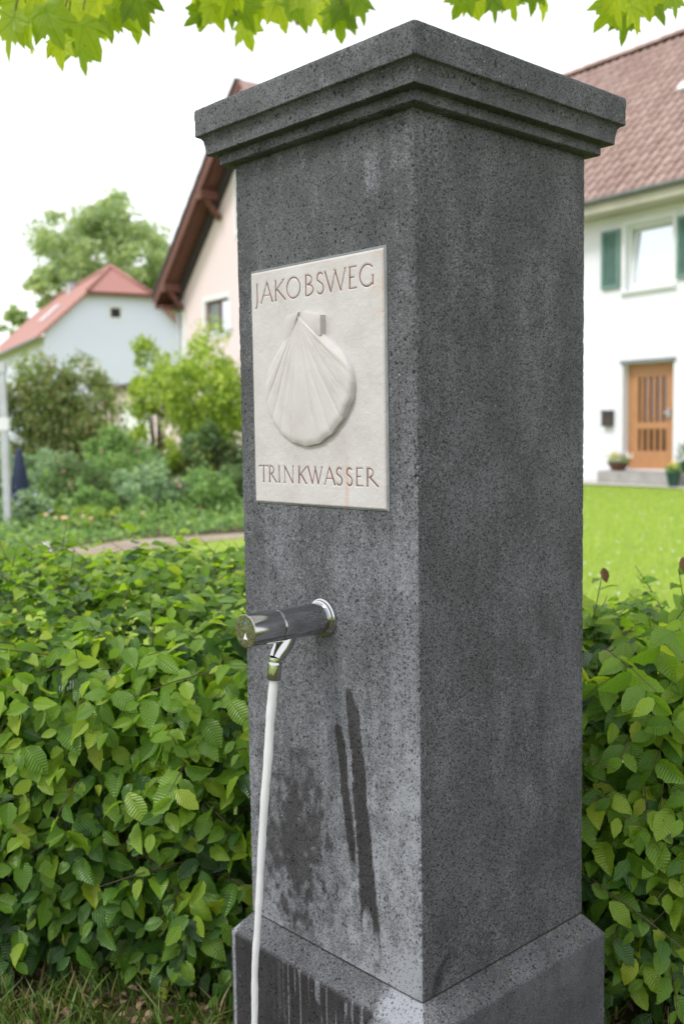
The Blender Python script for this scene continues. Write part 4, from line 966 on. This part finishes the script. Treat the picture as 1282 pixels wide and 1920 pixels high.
def planter(name, label, loc, r, h, potmat, flower_specs, leafm, fol_h=.16, fol_r=None):
    t = thing(name, label, 'planter', loc)
    MB().lathe([(0, r * .62), (h * .1, r * .66), (h * .9, r), (h, r * 1.05), (h, r * .9), (h * .88, r * .85)], (0, 0, 0), (0, 0, 1), 20).build('pot', potmat, t, True)
    fr_ = fol_r or r
    cloud('foliage', 420, (0, 0, h + fol_h * .35), (fr_ * 1.15, fr_ * 1.0, fol_h), .05, leafm, t)
    for fm, (cx, cz), sp, k in flower_specs:
        blossom(t, [(cx + random.gauss(0, sp), -fr_ * .6 + random.gauss(0, sp * .5), h + cz + random.gauss(0, sp * .6)) for _ in range(k)], .028, fm)
    return t
planter('bowl_planter', 'brown bowl of yellow and white flowers on the doorstep left of the door', local_pt(-.50, -.40, .277), .21, .17, MT['terracotta'], [(MT['f_yellow'], (-.10, .15), .05, 16), (MT['f_white'], (.16, .13), .06, 9), (MT['f_lilac'], (.02, .17), .03, 5)], MT['mid_leaf'])
planter('flower_pot', 'dark green pot with yellow flowers beside the right end of the doorstep', local_pt(1.15, -.86, .03), .14, .28, MT['green_pot'], [(MT['f_yellow'], (0, .12), .05, 12)], MT['mid_leaf'], .12)
ps = planter('hanging_geranium', 'red geranium in a dark pot on a stand at the right edge by the door', local_pt(1.05, -.35, .277), .12, .20, MT['green_pot'], [(MT['f_red'], (0, .42), .07, 12)], MT['dark_leaf'], .30, .17)
ps.name = 'potted_geranium'

# ---- pink house behind the pillar
PP = Vector((-4.651, 30., 0)); ph = thing('pink_house', 'pink rendered house with steep gable and dark red-brown eaves behind the pillar', 'house', PP, A1)
ZE, SE, SA, ZA = 5.08, -.37, 4.64, 9.83; sl_ = (ZA - ZE) / (SA - SE); GW = 2 * SA - .2   # right end of the gable wall
ow = [(1.62, 2.92, 3.91, 4.76), (3.45, 4.55, 6.35, 7.75), (5.6, 6.9, 3.91, 4.76), (1.6, 2.9, 1.0, 2.2), (5.6, 6.9, 1.0, 2.2)]
mb = wall_panel(.2, GW, 0, 10, ow, .16)
for x_ in (.2, GW): mb.add([(x_, 0, 0), (x_, 12, 0), (x_, 12, 5.5), (x_, 0, 5.5)], [(0, 1, 2, 3)])
wl = mb.build('wall', MT['pink_render'], ph)
zoff = .30
clip(wl, [((SA, 0, ZA - zoff), Vector((-sl_, 0, 1))), ((SA, 0, ZA - zoff), Vector((sl_, 0, 1)))])
TH = .20; XR = 2 * SA - SE
rl = slab('roof', [(SE, -.62, ZE), (SA, -.62, ZA), (SA, 12.5, ZA), (SE, 12.5, ZE)], TH, MT['dark_tile'], ph)
slab('right_roof_slope', [(SA, -.62, ZA), (XR, -.62, ZE), (XR, 12.5, ZE), (SA, 12.5, ZA)], TH, MT['roof_tile'], ph)
# under-boarding, verge boards and purlin ends
u1 = [(SE + .06, -.60, ZE - TH * 1.38), (SA, -.60, ZA - TH * 1.38), (SA, -.002, ZA - TH * 1.38), (SE + .06, -.002, ZE - TH * 1.38)]
slab('soffit_boarding', u1, .03, MT['brown_wood'], rl)
u2 = [(SA, -.60, ZA - TH * 1.38), (XR - .06, -.60, ZE - TH * 1.38), (XR - .06, -.002, ZE - TH * 1.38), (SA, -.002, ZA - TH * 1.38)]
slab('soffit_boarding', u2, .03, MT['brown_wood'], rl)
dv_ = Vector((SA - SE, 0, ZA - ZE)).normalized(); nv2 = Vector((-dv_.z, 0, dv_.x)); LV = Vector((SA - SE, 0, ZA - ZE)).length
m3p = Matrix((dv_, Vector((0, 1, 0)), nv2)).transposed()
MB().box(0, LV, -.028, -.001, -.32, -.07, m3p, (SE, -.62, ZE)).build('verge_board', MT['brown_wood'], rl)
MB().box(0, LV, -.05, .0, -.20, -.02, m3p, (SE + .02, -.45, ZE - .10)).build('rafter', MT['brown_wood'], rl)
MB().box(0, LV - .3, -.15, .0, -.10, .10, m3p, (SE + .25, -.003, ZE - .30)).build('dark_wall_strip', MT['dark_tile'], rl)  # dark strip along the top of the gable wall, below the soffit
for k in range(int(LV / .3)):
    MB().box(0, .31, -.055, .14, -.085, .035, Matrix.Rotation(.0, 3, 'X') @ m3p, Vector((SE, -.62, ZE)) + dv_ * (k * .3) + nv2 * (.012 * (k % 2))).build('verge_tile', MT['dark_tile'], rl)
def purlin(s):
    z = ZE + (s - SE) * sl_ - .36
    MB().box(s - .10, s + .10, -.66, .0, z - .24, z).build('purlin', MT['brown_wood'], ph)
    m = MB(); L_ = .62; m.box(-.06, .06, 0, L_, -.06, .06, Matrix.Rotation(math.radians(-50), 3, 'X'), (s, -.44, z - .24)); m.build('strut', MT['brown_wood'], ph)
for s in (.35, 2.62, 4.64, 6.6): purlin(s)
mb = MB().box(.12, .22, -.62, 12, 4.72, 4.80); mb.box(SE + .08, .2, -.60, 12, 4.74, 4.80).build('eave_soffit', MT['brown_wood'], ph)
gq = MB().tube([(SE - .06, -.62, ZE - .05), (SE - .06, 12, ZE - .05)], .07, 8).build('gutter', MT['grey_metal'], ph)
MB().box(.19, .42, -.015, -.001, 0, 4.95).build('corner_pilaster', MT['white_paint'], ph)
MB().tube([(.12, -.08, 0), (.12, -.08, 4.6), (-.3, -.08, 4.9)], .05, 8).build('downpipe', MT['zinc'], ph, True)
def pwin(a, b_, c, d, fm, mull):
    f = frame_box(a, b_, c, d, .08, .14, .05).build('window', fm, ph); xm = a + (b_ - a) * .52
    MB().box(xm - .04, xm + .04, .082, .138, c + .05, d - .05).build('mullion', fm, f)
    MB().box(a + .05, xm - .04, .11, .12, c + .05, d - .05).build('pane', MT['dark_glass'], f); MB().box(xm + .04, b_ - .05, .11, .12, c + .05, d - .05).build('pane', MT['mirror_glass'], f)
    MB().box(a + .05, xm - .06, .1, .108, c + .05, d - .05).build('curtain', MT['grey_metal'], f)
    MB().box(a - .08, b_ + .08, -.06, .08, c - .06, c - .002).build('sill', MT['white_paint'], f)
    frame_box(a - .14, b_ + .14, c - .16, d + .14, -.018, -.002, .13).build('surround', MT['white_paint'], f)
pwin(*ow[0], MT['brown_wood'], True)
for o4 in ow[1:]: pwin(*o4, MT['white_paint'], True)
# garage wing between the pink and the pale blue house
gg = thing('pink_garage', 'low pink garage with dark flat roof edge beside the pink house', 'garage', PP, A1)
mb = wall_panel(-7.5, .1, 0, 2.62, [(-5.8, -3.4, 0, 2.1)], .12, .6); mb.add([(-7.5, .6, 0), (-7.5, 6, 0), (-7.5, 6, 2.62), (-7.5, .6, 2.62)], [(0, 3, 2, 1)]); mb.build('wall', MT['pink_render'], gg)
MB().box(-7.7, .12, .35, 6.2, 2.62, 2.80).build('roof', MT['dark_tile'], gg); MB().box(-5.8, -3.4, .69, .72, 0, 2.1).build('garage_door', MT['white_paint'], gg)

# ---- pale blue house with half-hipped red roof
eb = Vector((-.45996, .88794, 0)); eg2 = Vector((.88794, .45996, 0)); AB = math.atan2(eg2.y, eg2.x)
BP = Vector((-9.9314, 45., 0)); bh = thing('pale_blue_house', 'pale blue rendered house with half-hipped bright red tile roof, far left', 'house', BP, AB)
# local x along the gable, local y away
XL, XRr, ZEv, ZH, ZP, XC, YP, LEN = -3.12, 3.88, 5.36, 7.25, 8.56, .38, 1.15, 15.
kx = (ZP - ZEv) / (XC - XL)
mb = wall_panel(XL + .25, XRr - .25, 0, 9, [(-.01, .47, 6.18, 6.64), (-1.5, -.45, 3.3, 4.35)], .15)
wl = mb.build('wall', MT['pale_blue_render'], bh)
clip(wl, [((XC, 0, ZP - .14), Vector((-kx, 0, 1))), ((XC, 0, ZP - .14), Vector((kx, 0, 1))), ((0, 0, ZH - .05), Vector((0, 0, 1)))])
for x_ in (XL + .25, XRr - .25): MB().add([(x_, 0, 0), (x_, LEN, 0), (x_, LEN, ZEv + .0), (x_, 0, ZEv + .0)], [(0, 1, 2, 3)]).build('side_wall', MT['pale_blue_render'], bh)
HL = XC - (ZP - ZH) / kx; HR = XC + (ZP - ZH) / kx
fe = -.30
rb = slab('roof', [(XL - .15, fe, ZEv - .12), (HL, fe, ZH), (XC, YP, ZP), (XC, LEN, ZP), (XL - .15, LEN, ZEv - .12)], .10, MT['new_tile'], bh)
slab('right_roof_slope', [(XRr + .15, fe, ZEv - .12), (XRr + .15, LEN, ZEv - .12), (XC, LEN, ZP), (XC, YP, ZP), (HR, fe, ZH)], .10, MT['new_tile'], bh)
slab('hip', [(HL, fe, ZH), (HR, fe, ZH), (XC, YP, ZP)], .08, MT['new_tile'], bh)
MB().tube([(HL, fe, ZH + .03), (XC, YP, ZP + .04), (XC, LEN, ZP + .04)], .09, 7).build('ridge_cap', MT['new_tile'], bh, True)
MB().tube([(HR, fe, ZH + .03), (XC, YP, ZP + .04)], .09, 7).build('ridge_cap', MT['new_tile'], bh, True)
MB().tube([(XL - .2, fe, ZEv - .2), (XL - .2, LEN, ZEv - .2)], .08, 7).build('gutter', MT['grey_metal'], bh, True)
MB().box(HL, HR, fe - .06, fe + .02, ZH - .14, ZH - .03).build('hip_gutter', MT['brown_wood'], bh)
f = frame_box(-.01, .47, 6.18, 6.64, .02, .06, .03).build('window', MT['white_paint'], bh); MB().box(.02, .44, .05, .055, 6.21, 6.61).build('pane', MT['dark_glass'], f)
frame_box(-.12, .58, 6.07, 6.75, -.02, -.003, .10).build('surround', MT['white_paint'], f)
f = frame_box(-1.5, -.45, 3.3, 4.35, .02, .06, .05).build('window', MT['white_paint'], bh); MB().box(-1.45, -.5, .03, .045, 3.35, 4.30).build('roller_blind', MT['white_paint'], f)
sv3 = Vector((XC - XL, 0, ZP - ZEv)).normalized(); m3b = Matrix((sv3, Vector((0, 1, 0)), Vector((-sv3.z, 0, sv3.x)))).transposed()
q = Vector((XL, 4.8, ZEv)) + sv3 * 1.6
MB().box(0, 1.2, 0, .9, .02, .08, m3b, q).build('roof_window', MT['white_paint'], bh)
MB().box(XC - .45, XC + .05, 7.4, 7.9, ZP - .6, ZP + .10).build('chimney', MT['zinc'], bh); MB().box(XC - .51, XC + .11, 7.34, 7.96, ZP + .102, ZP + .17).build('chimney_cap', MT['grey_metal'], bh)

# ============================================================ TREES AND SHRUBS
def limb(mb, p, d, L, r, depth, tips):
    q = p + d * L; m_ = p + d * L * .5 + Vector((random.gauss(0, .04), random.gauss(0, .04), 0)) * L
    mb.tube([p, m_, q], [r, r * .85, r * .68], 7 if depth > 1 else 5, False)
    if depth == 0: tips.append(q); return
    for k in range(3 if depth > 1 else 2):
        nd = (d + Vector((random.gauss(0, .55), random.gauss(0, .55), random.gauss(.05, .3)))).normalized(); limb(mb, q, nd, L * random.uniform(.6, .85), r * .62, depth - 1, tips)
    tips.append(q)
def tree(name, label, base, H, crown, cz, nclump, nleaf, size, mat, fill=.9, group=None):
    t = thing(name, label, 'tree', base, 0, group); mb = MB(); tips = []
    limb(mb, Vector((0, 0, 0)), Vector((0, 0, 1)), cz * .55, H * .022, 0, tips); tips2 = []
    top = Vector((0, 0, cz * .55))
    for k in range(6):
        a_ = 2 * PI * k / 6 + random.random(); limb(mb, top, Vector((math.cos(a_) * .7, math.sin(a_) * .7, random.uniform(.5, 1))).normalized(), crown[2] * .55, H * .011, 2, tips2)
    mb.build('trunk', MT['bark'], t, True)
    cd = rng.normal(0, 1, (nclump, 3)); cd /= np.linalg.norm(cd, axis=1, keepdims=True)
    rr_ = rng.uniform(.45, 1.0, (nclump, 1)) ** .7
    cc = cd * rr_ * np.array(crown) * (1 + .16 * rng.normal(0, 1, (nclump, 1))) * fill + np.array([0, 0, cz])
    k = rng.integers(0, nclump, nleaf); q = rng.normal(0, 1, (nleaf, 3)) * np.array([1, 1, .55])
    P = cc[k] + q * (rng.uniform(.25, .62, nclump) * crown[0] * .19)[k][:, None]
    X = rng.normal(0, 1, (nleaf, 3)); Z = rng.normal(0, .6, (nleaf, 3)); Z[:, 2] += .7
    tag(scatter('crown', SL, P, frames(X, Z), size * rng.uniform(.6, 1.4, nleaf), mat, t, smooth=False), kind='stuff')
    return t
p = at(214, 800, 62); tree('deciduous_tree', 'large airy green tree rising behind the pale blue house', (p.x, p.y, 0), 15.5, (4.9, 4.9, 4.1), 11.0, 150, 26000, .27, MT['tree_leaf'])
p = at(330, 800, 66); tree('deciduous_tree', 'second green tree showing between the red roof and the pink house', (p.x, p.y, 0), 12, (3.0, 3.0, 3.6), 9.2, 50, 6500, .30, MT['tree_leaf'])
p = at(32, 800, 64); tree('slender_tree', 'slender small tree showing above the left end of the red roof', (p.x, p.y, 0), 10, (1.2, 1.2, 1.6), 8.4, 14, 700, .32, MT['tree_leaf'])
p = at(110, 800, 58); tree('deciduous_tree', 'low green tree crown just above the ridge of the red roof', (p.x, p.y, 0), 10, (1.9, 1.9, 1.6), 9.3, 22, 1500, .32, MT['tree_leaf'])

def shrub(name, label, cat, px, ybase, ytop, wpx, Y, mat, n, size, clumps=18, stems=5, depthf=.8, hollow=.3, zlow=.15, flowers=()):
    b0 = at(px, ybase, Y); topz = at(px, ytop, Y).z; wv_ = wpx / FPX * Y / 2
    t = thing(name, label, cat, (b0.x, Y, 0)); hz = (topz - zlow) / 2; mb = MB()
    for k in range(stems):
        a_ = 2 * PI * k / stems + random.random(); r_ = wv_ * random.uniform(.3, .8)
        mb.tube([(math.cos(a_) * .05, math.sin(a_) * .05, 0), (math.cos(a_) * r_ * .35, math.sin(a_) * r_ * .35, topz * .4), (math.cos(a_) * r_, math.sin(a_) * r_ * depthf, topz * .8)], [.022 * Y / 17, .015 * Y / 17, .006 * Y / 17], 5, False)
    mb.build('stems', MT['twig'], t)
    cloud('foliage', n, (0, 0, zlow + hz), (wv_, wv_ * depthf, hz), size, mat, t, clumps=clumps)
    for fm, k, s_ in flowers:
        blossom(t, [(random.uniform(-.8, .8) * wv_, -wv_ * depthf * random.uniform(.5, .95), zlow + hz + random.uniform(-.7, .95) * hz) for _ in range(k)], s_, fm)
    return t
shrub('olive_bush', 'broad olive green bush with reddish tinges in front of the pale blue house', 'shrub', 105, 880, 676, 270, 26, MT['olive_leaf'], 18000, .12, 60, 6, .7, zlow=.1)
shrub('olive_bush', 'smaller olive bush at the left edge below the blue house wall', 'shrub', -40, 880, 700, 160, 27, MT['olive_leaf'], 3000, .17, 14, 4, .7)
shrub('lime_green_shrub', 'tall bright lime green shrub with bare lower stems left of the pillar', 'shrub', 400, 935, 628, 230, 17.5, MT['lime_leaf'], 10500, .085, 60, 11, .8, zlow=.55)
shrub('arching_shrub', 'loose arching lime green shrub in front of the garage wall', 'shrub', 296, 915, 645, 125, 19, MT['lime_leaf'], 4000, .08, 26, 9, .8, zlow=1.0)
shrub('leafy_shrub', 'loose green bush filling the gap between the olive bush and the lime shrub', 'shrub', 238, 930, 815, 130, 21, MT['mid_leaf'], 2600, .10, 26, 5, .7, zlow=.05)
shrub('leafy_shrub', 'dark green shrub low beside the pillar edge under the lime shrub', 'shrub', 420, 960, 790, 120, 16.5, MT['dark_leaf'], 2400, .10, 12, 6, .8, zlow=.3)
bed = [
 ('garden_plant', 'pale green leafy perennial mound at the left behind the metal post', 90, 915, 850, 200, 20, 'blue_leaf', 2600, .10, []),
 ('garden_plant', 'mid green mound of perennials left of centre in the flower bed', 190, 950, 855, 150, 16.5, 'mid_leaf', 2600, .085, [('pink', 2, 0.028)]),
 ('garden_plant', 'fresh green upright plant standing in front of the garage wall', 225, 925, 795, 95, 18, 'mid_leaf', 2000, .10, []),
 ('garden_plant', 'yellowish shrub glowing below the garage wall', 305, 900, 815, 90, 20, 'lime_leaf', 1200, .10, [('orange', 8, 0.031)]),
 ('garden_plant', 'wide green plant with magenta flowers in the middle of the bed', 270, 950, 850, 150, 17, 'mid_leaf', 2400, .09, [('magenta', 5, 0.031)]),
 ('garden_plant', 'grey-green spiky perennial clump right of the middle of the bed', 295, 1000, 885, 120, 13.8, 'blue_leaf', 2200, .09, []),
 ('garden_plant', 'green clump with pink flowers next to the pillar edge', 395, 990, 900, 150, 14, 'mid_leaf', 2200, .075, [('pink', 5, 0.025)]),
 ('garden_plant', 'dark green leafy clump left of the spiky perennials', 150, 985, 880, 130, 14.5, 'dark_leaf', 2000, .08, [('pink', 2, 0.022)]),
 ('garden_plant', 'bright green front clump beside the path', 205, 1000, 930, 120, 13.2, 'mid_leaf', 1800, .07, []),
 ('garden_plant', 'blue flowering low plant at the foot of the metal post', 50, 1030, 935, 120, 12.6, 'blue_leaf', 1900, .065, [('lilac', 6, 0.022), ('violet', 2, 0.025)]),
 ('garden_plant', 'low plant with peach flowers along the edge of the path', 160, 1012, 965, 120, 12.4, 'lime_leaf', 1100, .055, [('peach', 8, 0.031)]),
 ('garden_plant', 'small creeping plant with cream flowers near the path edge', 240, 1008, 970, 90, 12.6, 'mid_leaf', 800, .055, [('peach', 3, 0.031), ('yellow', 3, 0.025)]),
 ('garden_plant', 'pale green clump at the far left edge of the bed', -5, 1000, 860, 110, 15, 'blue_leaf', 1700, .09, [('violet', 4, 0.037)]),
 ('garden_plant', 'dark green mound behind the path right next to the pillar', 450, 985, 880, 130, 15, 'dark_leaf', 1800, .09, [('magenta', 2, 0.031)]),
 ('garden_plant', 'rusty green perennial between the yellowish shrub and the pillar', 350, 940, 850, 110, 18, 'olive_leaf', 1500, .09, [('pink', 2, 0.031)]),
]
for nm, lb, px, yb, yt, wp, Y, mt, n, sz, fl_ in bed:
    shrub(nm, lb, 'plant', px, yb, yt - 12, wp * 1.35, Y, MT[mt], int(n * 1.6), sz * .8, 22, 5, .75, zlow=.05, flowers=[(MT['f_' + a], b_, c) for a, b_, c in fl_])
n = 60000; gx_ = rng.uniform(-9, 2.5, n); gy_ = rng.uniform(10.4, 20, n); m = in_poly(gx_, gy_, BED); gx_, gy_ = gx_[m], gy_[m]; n = len(gx_)
hh_ = .05 + .42 * fbm(gx_ * 1.3, gy_ * 1.3, 500) * sstep(10.4, 13.5, gy_); P = np.stack([gx_, gy_, .01 + hh_ * rng.random(n)], 1)
X = rng.normal(0, 1, (n, 3)); Z = rng.normal(0, .5, (n, 3)); Z[:, 2] += .8
tag(scatter('ground_cover', SL, P, frames(X, Z), rng.uniform(.04, .10, n), MT['mid_leaf'], smooth=False), 'low mixed green leaves covering the soil of the flower bed', 'ground cover', kind='stuff')
# navy cover and metal post
b0 = at(40, 955, 15); nc = MB().lathe([(0, .16), (.25, .17), (.6, .11), (.95, .05), (1.0, .01)], (b0.x, 15, 0), (0, 0, 1), 12).build('covered_parasol', MT['navy'], None, True)
tag(nc, 'dark blue tapered cover standing among plants behind the metal post', 'garden cover')
b0 = at(17, 1000, 12.3); post = thing('clothesline_post', 'pale grey metal post with short cross-arm at the left edge', 'post', (b0.x, b0.y, 0))
MB().box(-.04, .04, -.04, .04, 0, 1.93).build('upright', MT['zinc'], post); MB().box(-.55, .05, -.05, .05, 1.932, 2.06).build('cross_arm', MT['zinc'], post); MB().box(-.06, .06, -.045, .045, 1.25, 1.40).build('bracket', MT['white_paint'], post)

# ============================================================ PLANE TREE OVERHEAD
def plane_leaf_outline(seed):
    r = random.Random(seed); lobes = [(-150, .40), (-95, .62), (-48, .86), (0, 1.0), (48, .86), (95, .62), (150, .40)]
    # angles from the tip direction; the petiole joins at the base
    out = []
    pts = [(-172, .16), (-140, .44), (-118, .40), (-92, .66), (-78, .50), (-66, .62), (-44, .94), (-35, .66), (-27, .70), (-20, .60), (-12, .86), (0, 1.06), (12, .84), (20, .60), (27, .72), (35, .66), (44, .93), (66, .62), (78, .50), (92, .65), (118, .40), (140, .42), (172, .16)]
    for a, q in pts:
        q *= 1 + r.uniform(-.06, .06); a = math.radians(a + r.uniform(-2, 2)); out.append((q * math.cos(a), q * math.sin(a)))
    return out
def plane_leaf_mesh(seed):
    r = random.Random(seed); out = plane_leaf_outline(seed); n_ = len(out); V = [(0, 0, 0)]
    def zz(x, y): return .16 * abs(y) - .26 * x * x * (1 if x > 0 else .3) - .20 * y * y + .10 * math.sin(5 * x + seed) * y + .05 * math.sin(7 * y + seed)
    for x, y in out: V.append((x * .5, y * .5, zz(x * .5, y * .5)))
    for x, y in out: V.append((x, y, zz(x, y)))
    F = [(0, 1 + k, 1 + (k + 1) % n_) for k in range(n_)] + [(1 + k, 1 + n_ + k, 1 + n_ + (k + 1) % n_, 1 + (k + 1) % n_) for k in range(n_)]
    # petiole
    b_ = len(V); V += [(0, -.012, .0), (0, .012, .0), (-.75, .010, .22), (-.75, -.010, .22)]; F.append((b_, b_ + 1, b_ + 2, b_ + 3))
    return mesh('leaf', V, F, MT['plane_leaf'], None, False, data_only=True)
PLM = [plane_leaf_mesh(s) for s in range(6)]
TB3 = Vector((4.6, 3.9, 0)); pt = thing('plane_tree', 'plane tree with yellow-green lobed leaves hanging over the top of the pillar', 'tree', TB3)
mb = MB(); mb.tube([(0, 0, 0), (.03, .02, 1.2), (-.05, 0, 2.4), (-.1, .05, 3.6), (.1, 0, 5.2)], [.24, .2, .18, .15, .09], 14); mb.build('trunk', MT['bark'], pt, True)
def W2(v_): return Vector(v_) - TB3
leafspec = []
# px, py, size(px), lean in degrees (0 = tip straight down, + = tip to the right)
main = [(20, 55, 105, -25), (58, 78, 92, -10), (95, 40, 105, 20), (150, 95, 88, 28), (112, 92, 70, -5), (168, 62, 92, 35), (30, 15, 100, -40), (68, 10, 90, 10), (128, 15, 90, 40), (185, 22, 95, 15), (225, 30, 80, 35), (250, 28, 92, 22), (262, 8, 100, 10), (205, 48, 60, 10), (140, 60, 60, -30), (45, 45, 80, 0), (220, -10, 95, 10),
        (385, 12, 85, -35), (372, 30, 60, -50), (405, 22, 70, 25), (462, 55, 82, 5), (455, 15, 85, 20), (500, 12, 80, 35), (525, 18, 75, 20), (560, 20, 78, 30), (600, 12, 92, 15), (635, 38, 80, 10), (650, 15, 90, 25), (675, 8, 70, 25), (580, -5, 90, 0), (430, -5, 80, -10), (540, -8, 85, 10),
        (865, 2, 70, -30), (888, 5, 62, 10), (925, 8, 62, 20), (960, 2, 65, 0), (1018, 8, 60, 15), (1000, -8, 65, 0), (905, -12, 80, 0),
        (1140, 22, 78, -35), (1170, 40, 78, 5), (1190, 25, 70, 30), (1155, 5, 85, 0), (1230, 12, 70, 30), (1210, -2, 80, 15), (1262, 2, 60, 20), (1175, -15, 80, 0)]
for s in main: leafspec.append((*s, random.uniform(2.95, 3.45)))
for k in range(110):
    px = random.uniform(-260, 1500); leafspec.append((px, random.uniform(-260, -70) , random.uniform(70, 100), random.uniform(-40, 40), random.uniform(2.9, 3.9)))
brz = 2.98
nodes_ = []
twg = MB()
for i, (px, py, sz, ln, Y) in enumerate(leafspec):
    c = at(px, py, Y); size = sz / FPX * Y * .66
    a_ = math.radians(ln); tipd = Vector((math.sin(a_), random.uniform(-.25, .25), -math.cos(a_))).normalized()
    nrm = Vector((random.gauss(0, .45), -1 + random.gauss(0, .25), random.gauss(.30, .6)))
    X = tipd; Z = (nrm - X * nrm.dot(X)).normalized(); Yv = Z.cross(X)
    Mx = Matrix.Identity(4); base = c - X * size * .3
    for r_ in range(3): Mx[r_][0] = X[r_] * size; Mx[r_][1] = Yv[r_] * size; Mx[r_][2] = Z[r_] * size; Mx[r_][3] = (base - TB3)[r_]
    o = link('leaf', PLM[i % 6], pt); o.matrix_local = Mx
    pet = base - X * size * .72 + Z * size * .2
    up_ = Vector((pet.x + random.uniform(-.12, .18), pet.y + random.uniform(-.1, .1), max(pet.z + .10, brz - .12 + random.uniform(-.03, .05))))
    twg.tube([pet - TB3, (pet + up_) / 2 + Vector((0, 0, .03)) - TB3, up_ - TB3], [.002, .0034, .0052], 5, False)
    nodes_.append(up_)
for px_, py_, Y_ in ((30, 20, 3.1), (95, 30, 3.2), (120, 25, 3.3), (215, 20, 3.2), (443, 30, 3.1), (505, 18, 3.2), (640, 10, 3.2), (1215, 8, 3.2), (900, -4, 3.1)):
    e_ = at(px_, py_, Y_); a_ = at(px_ + random.uniform(-50, 70), -70, Y_ + .05); a_.z = max(a_.z, brz - .1)
    twg.tube([a_ - TB3, (a_ + e_) / 2 + Vector((.02, 0, -.015)) - TB3, e_ - TB3], [.006, .0042, .0022], 6, False)
tag(twg.build('twigs', MT['twig'], pt), kind='stuff')
# boughs over the view: three strands the twigs hang from
for (y_, z_, r0) in ((3.05, 2.93, .022), (3.35, 2.96, .026), (3.7, 3.05, .024)):
    pts_ = [Vector((-.08, 0, 3.4)), Vector((3.4, y_ + .2, 3.35)) - TB3, Vector((2.2, y_, z_ + .2)) - TB3, Vector((1.0, y_ + .05, z_ + .03)) - TB3, Vector((0, y_ - .05, z_)) - TB3, Vector((-1.1, y_ + .05, z_ - .02)) - TB3, Vector((-1.9, y_, z_ - .08)) - TB3]
    MB().tube(pts_, [.075, .055, .045, .034, r0, .014, .006], 8).build('branch', MT['bark'], pt, True)
n = 2600; P = np.stack([rng.uniform(-2.2, 5.8, n), rng.uniform(2.7, 6.0, n), 3.1 + rng.random(n) ** .8 * 2.4], 1); keep = (fbm(P[:, 0] * 1.1 + 5, P[:, 1] * 1.1 + P[:, 2], 400) > .52) & (P[:, 2] > 1.42 + .44 * P[:, 1]); P = P[keep]; n = len(P)
X = rng.normal(0, .6, (n, 3)); X[:, 2] -= .8; Z = rng.normal(0, .5, (n, 3)); Z[:, 2] += .5; Z[:, 1] -= .5
pv = np.array([v_.co[:] for v_ in PLM[0].vertices]); tri = [tuple(p_.vertices) for p_ in PLM[0].polygons]; tri = np.array([(t_ + (t_[-1],)) if len(t_) == 3 else t_ for t_ in tri])
VV = np.einsum('nij,kj->nki', frames(X, Z), pv) * rng.uniform(.06, .085, n)[:, None, None] + (P - np.array(TB3))[:, None, :]
FF = []
for i in range(n): pass
tq = [list(dict.fromkeys(t_)) for t_ in tri.tolist()]; tris3 = []
for t_ in tq:
    tris3.append(t_[:3])
    if len(t_) == 4: tris3.append([t_[0], t_[2], t_[3]])
tris3 = np.array(tris3); FF = (tris3[None] + (np.arange(n) * len(pv))[:, None, None]).reshape(-1, 3)
tag(mesh('foliage', VV.reshape(-1, 3), FF, MT['plane_leaf'], pt), kind='stuff')
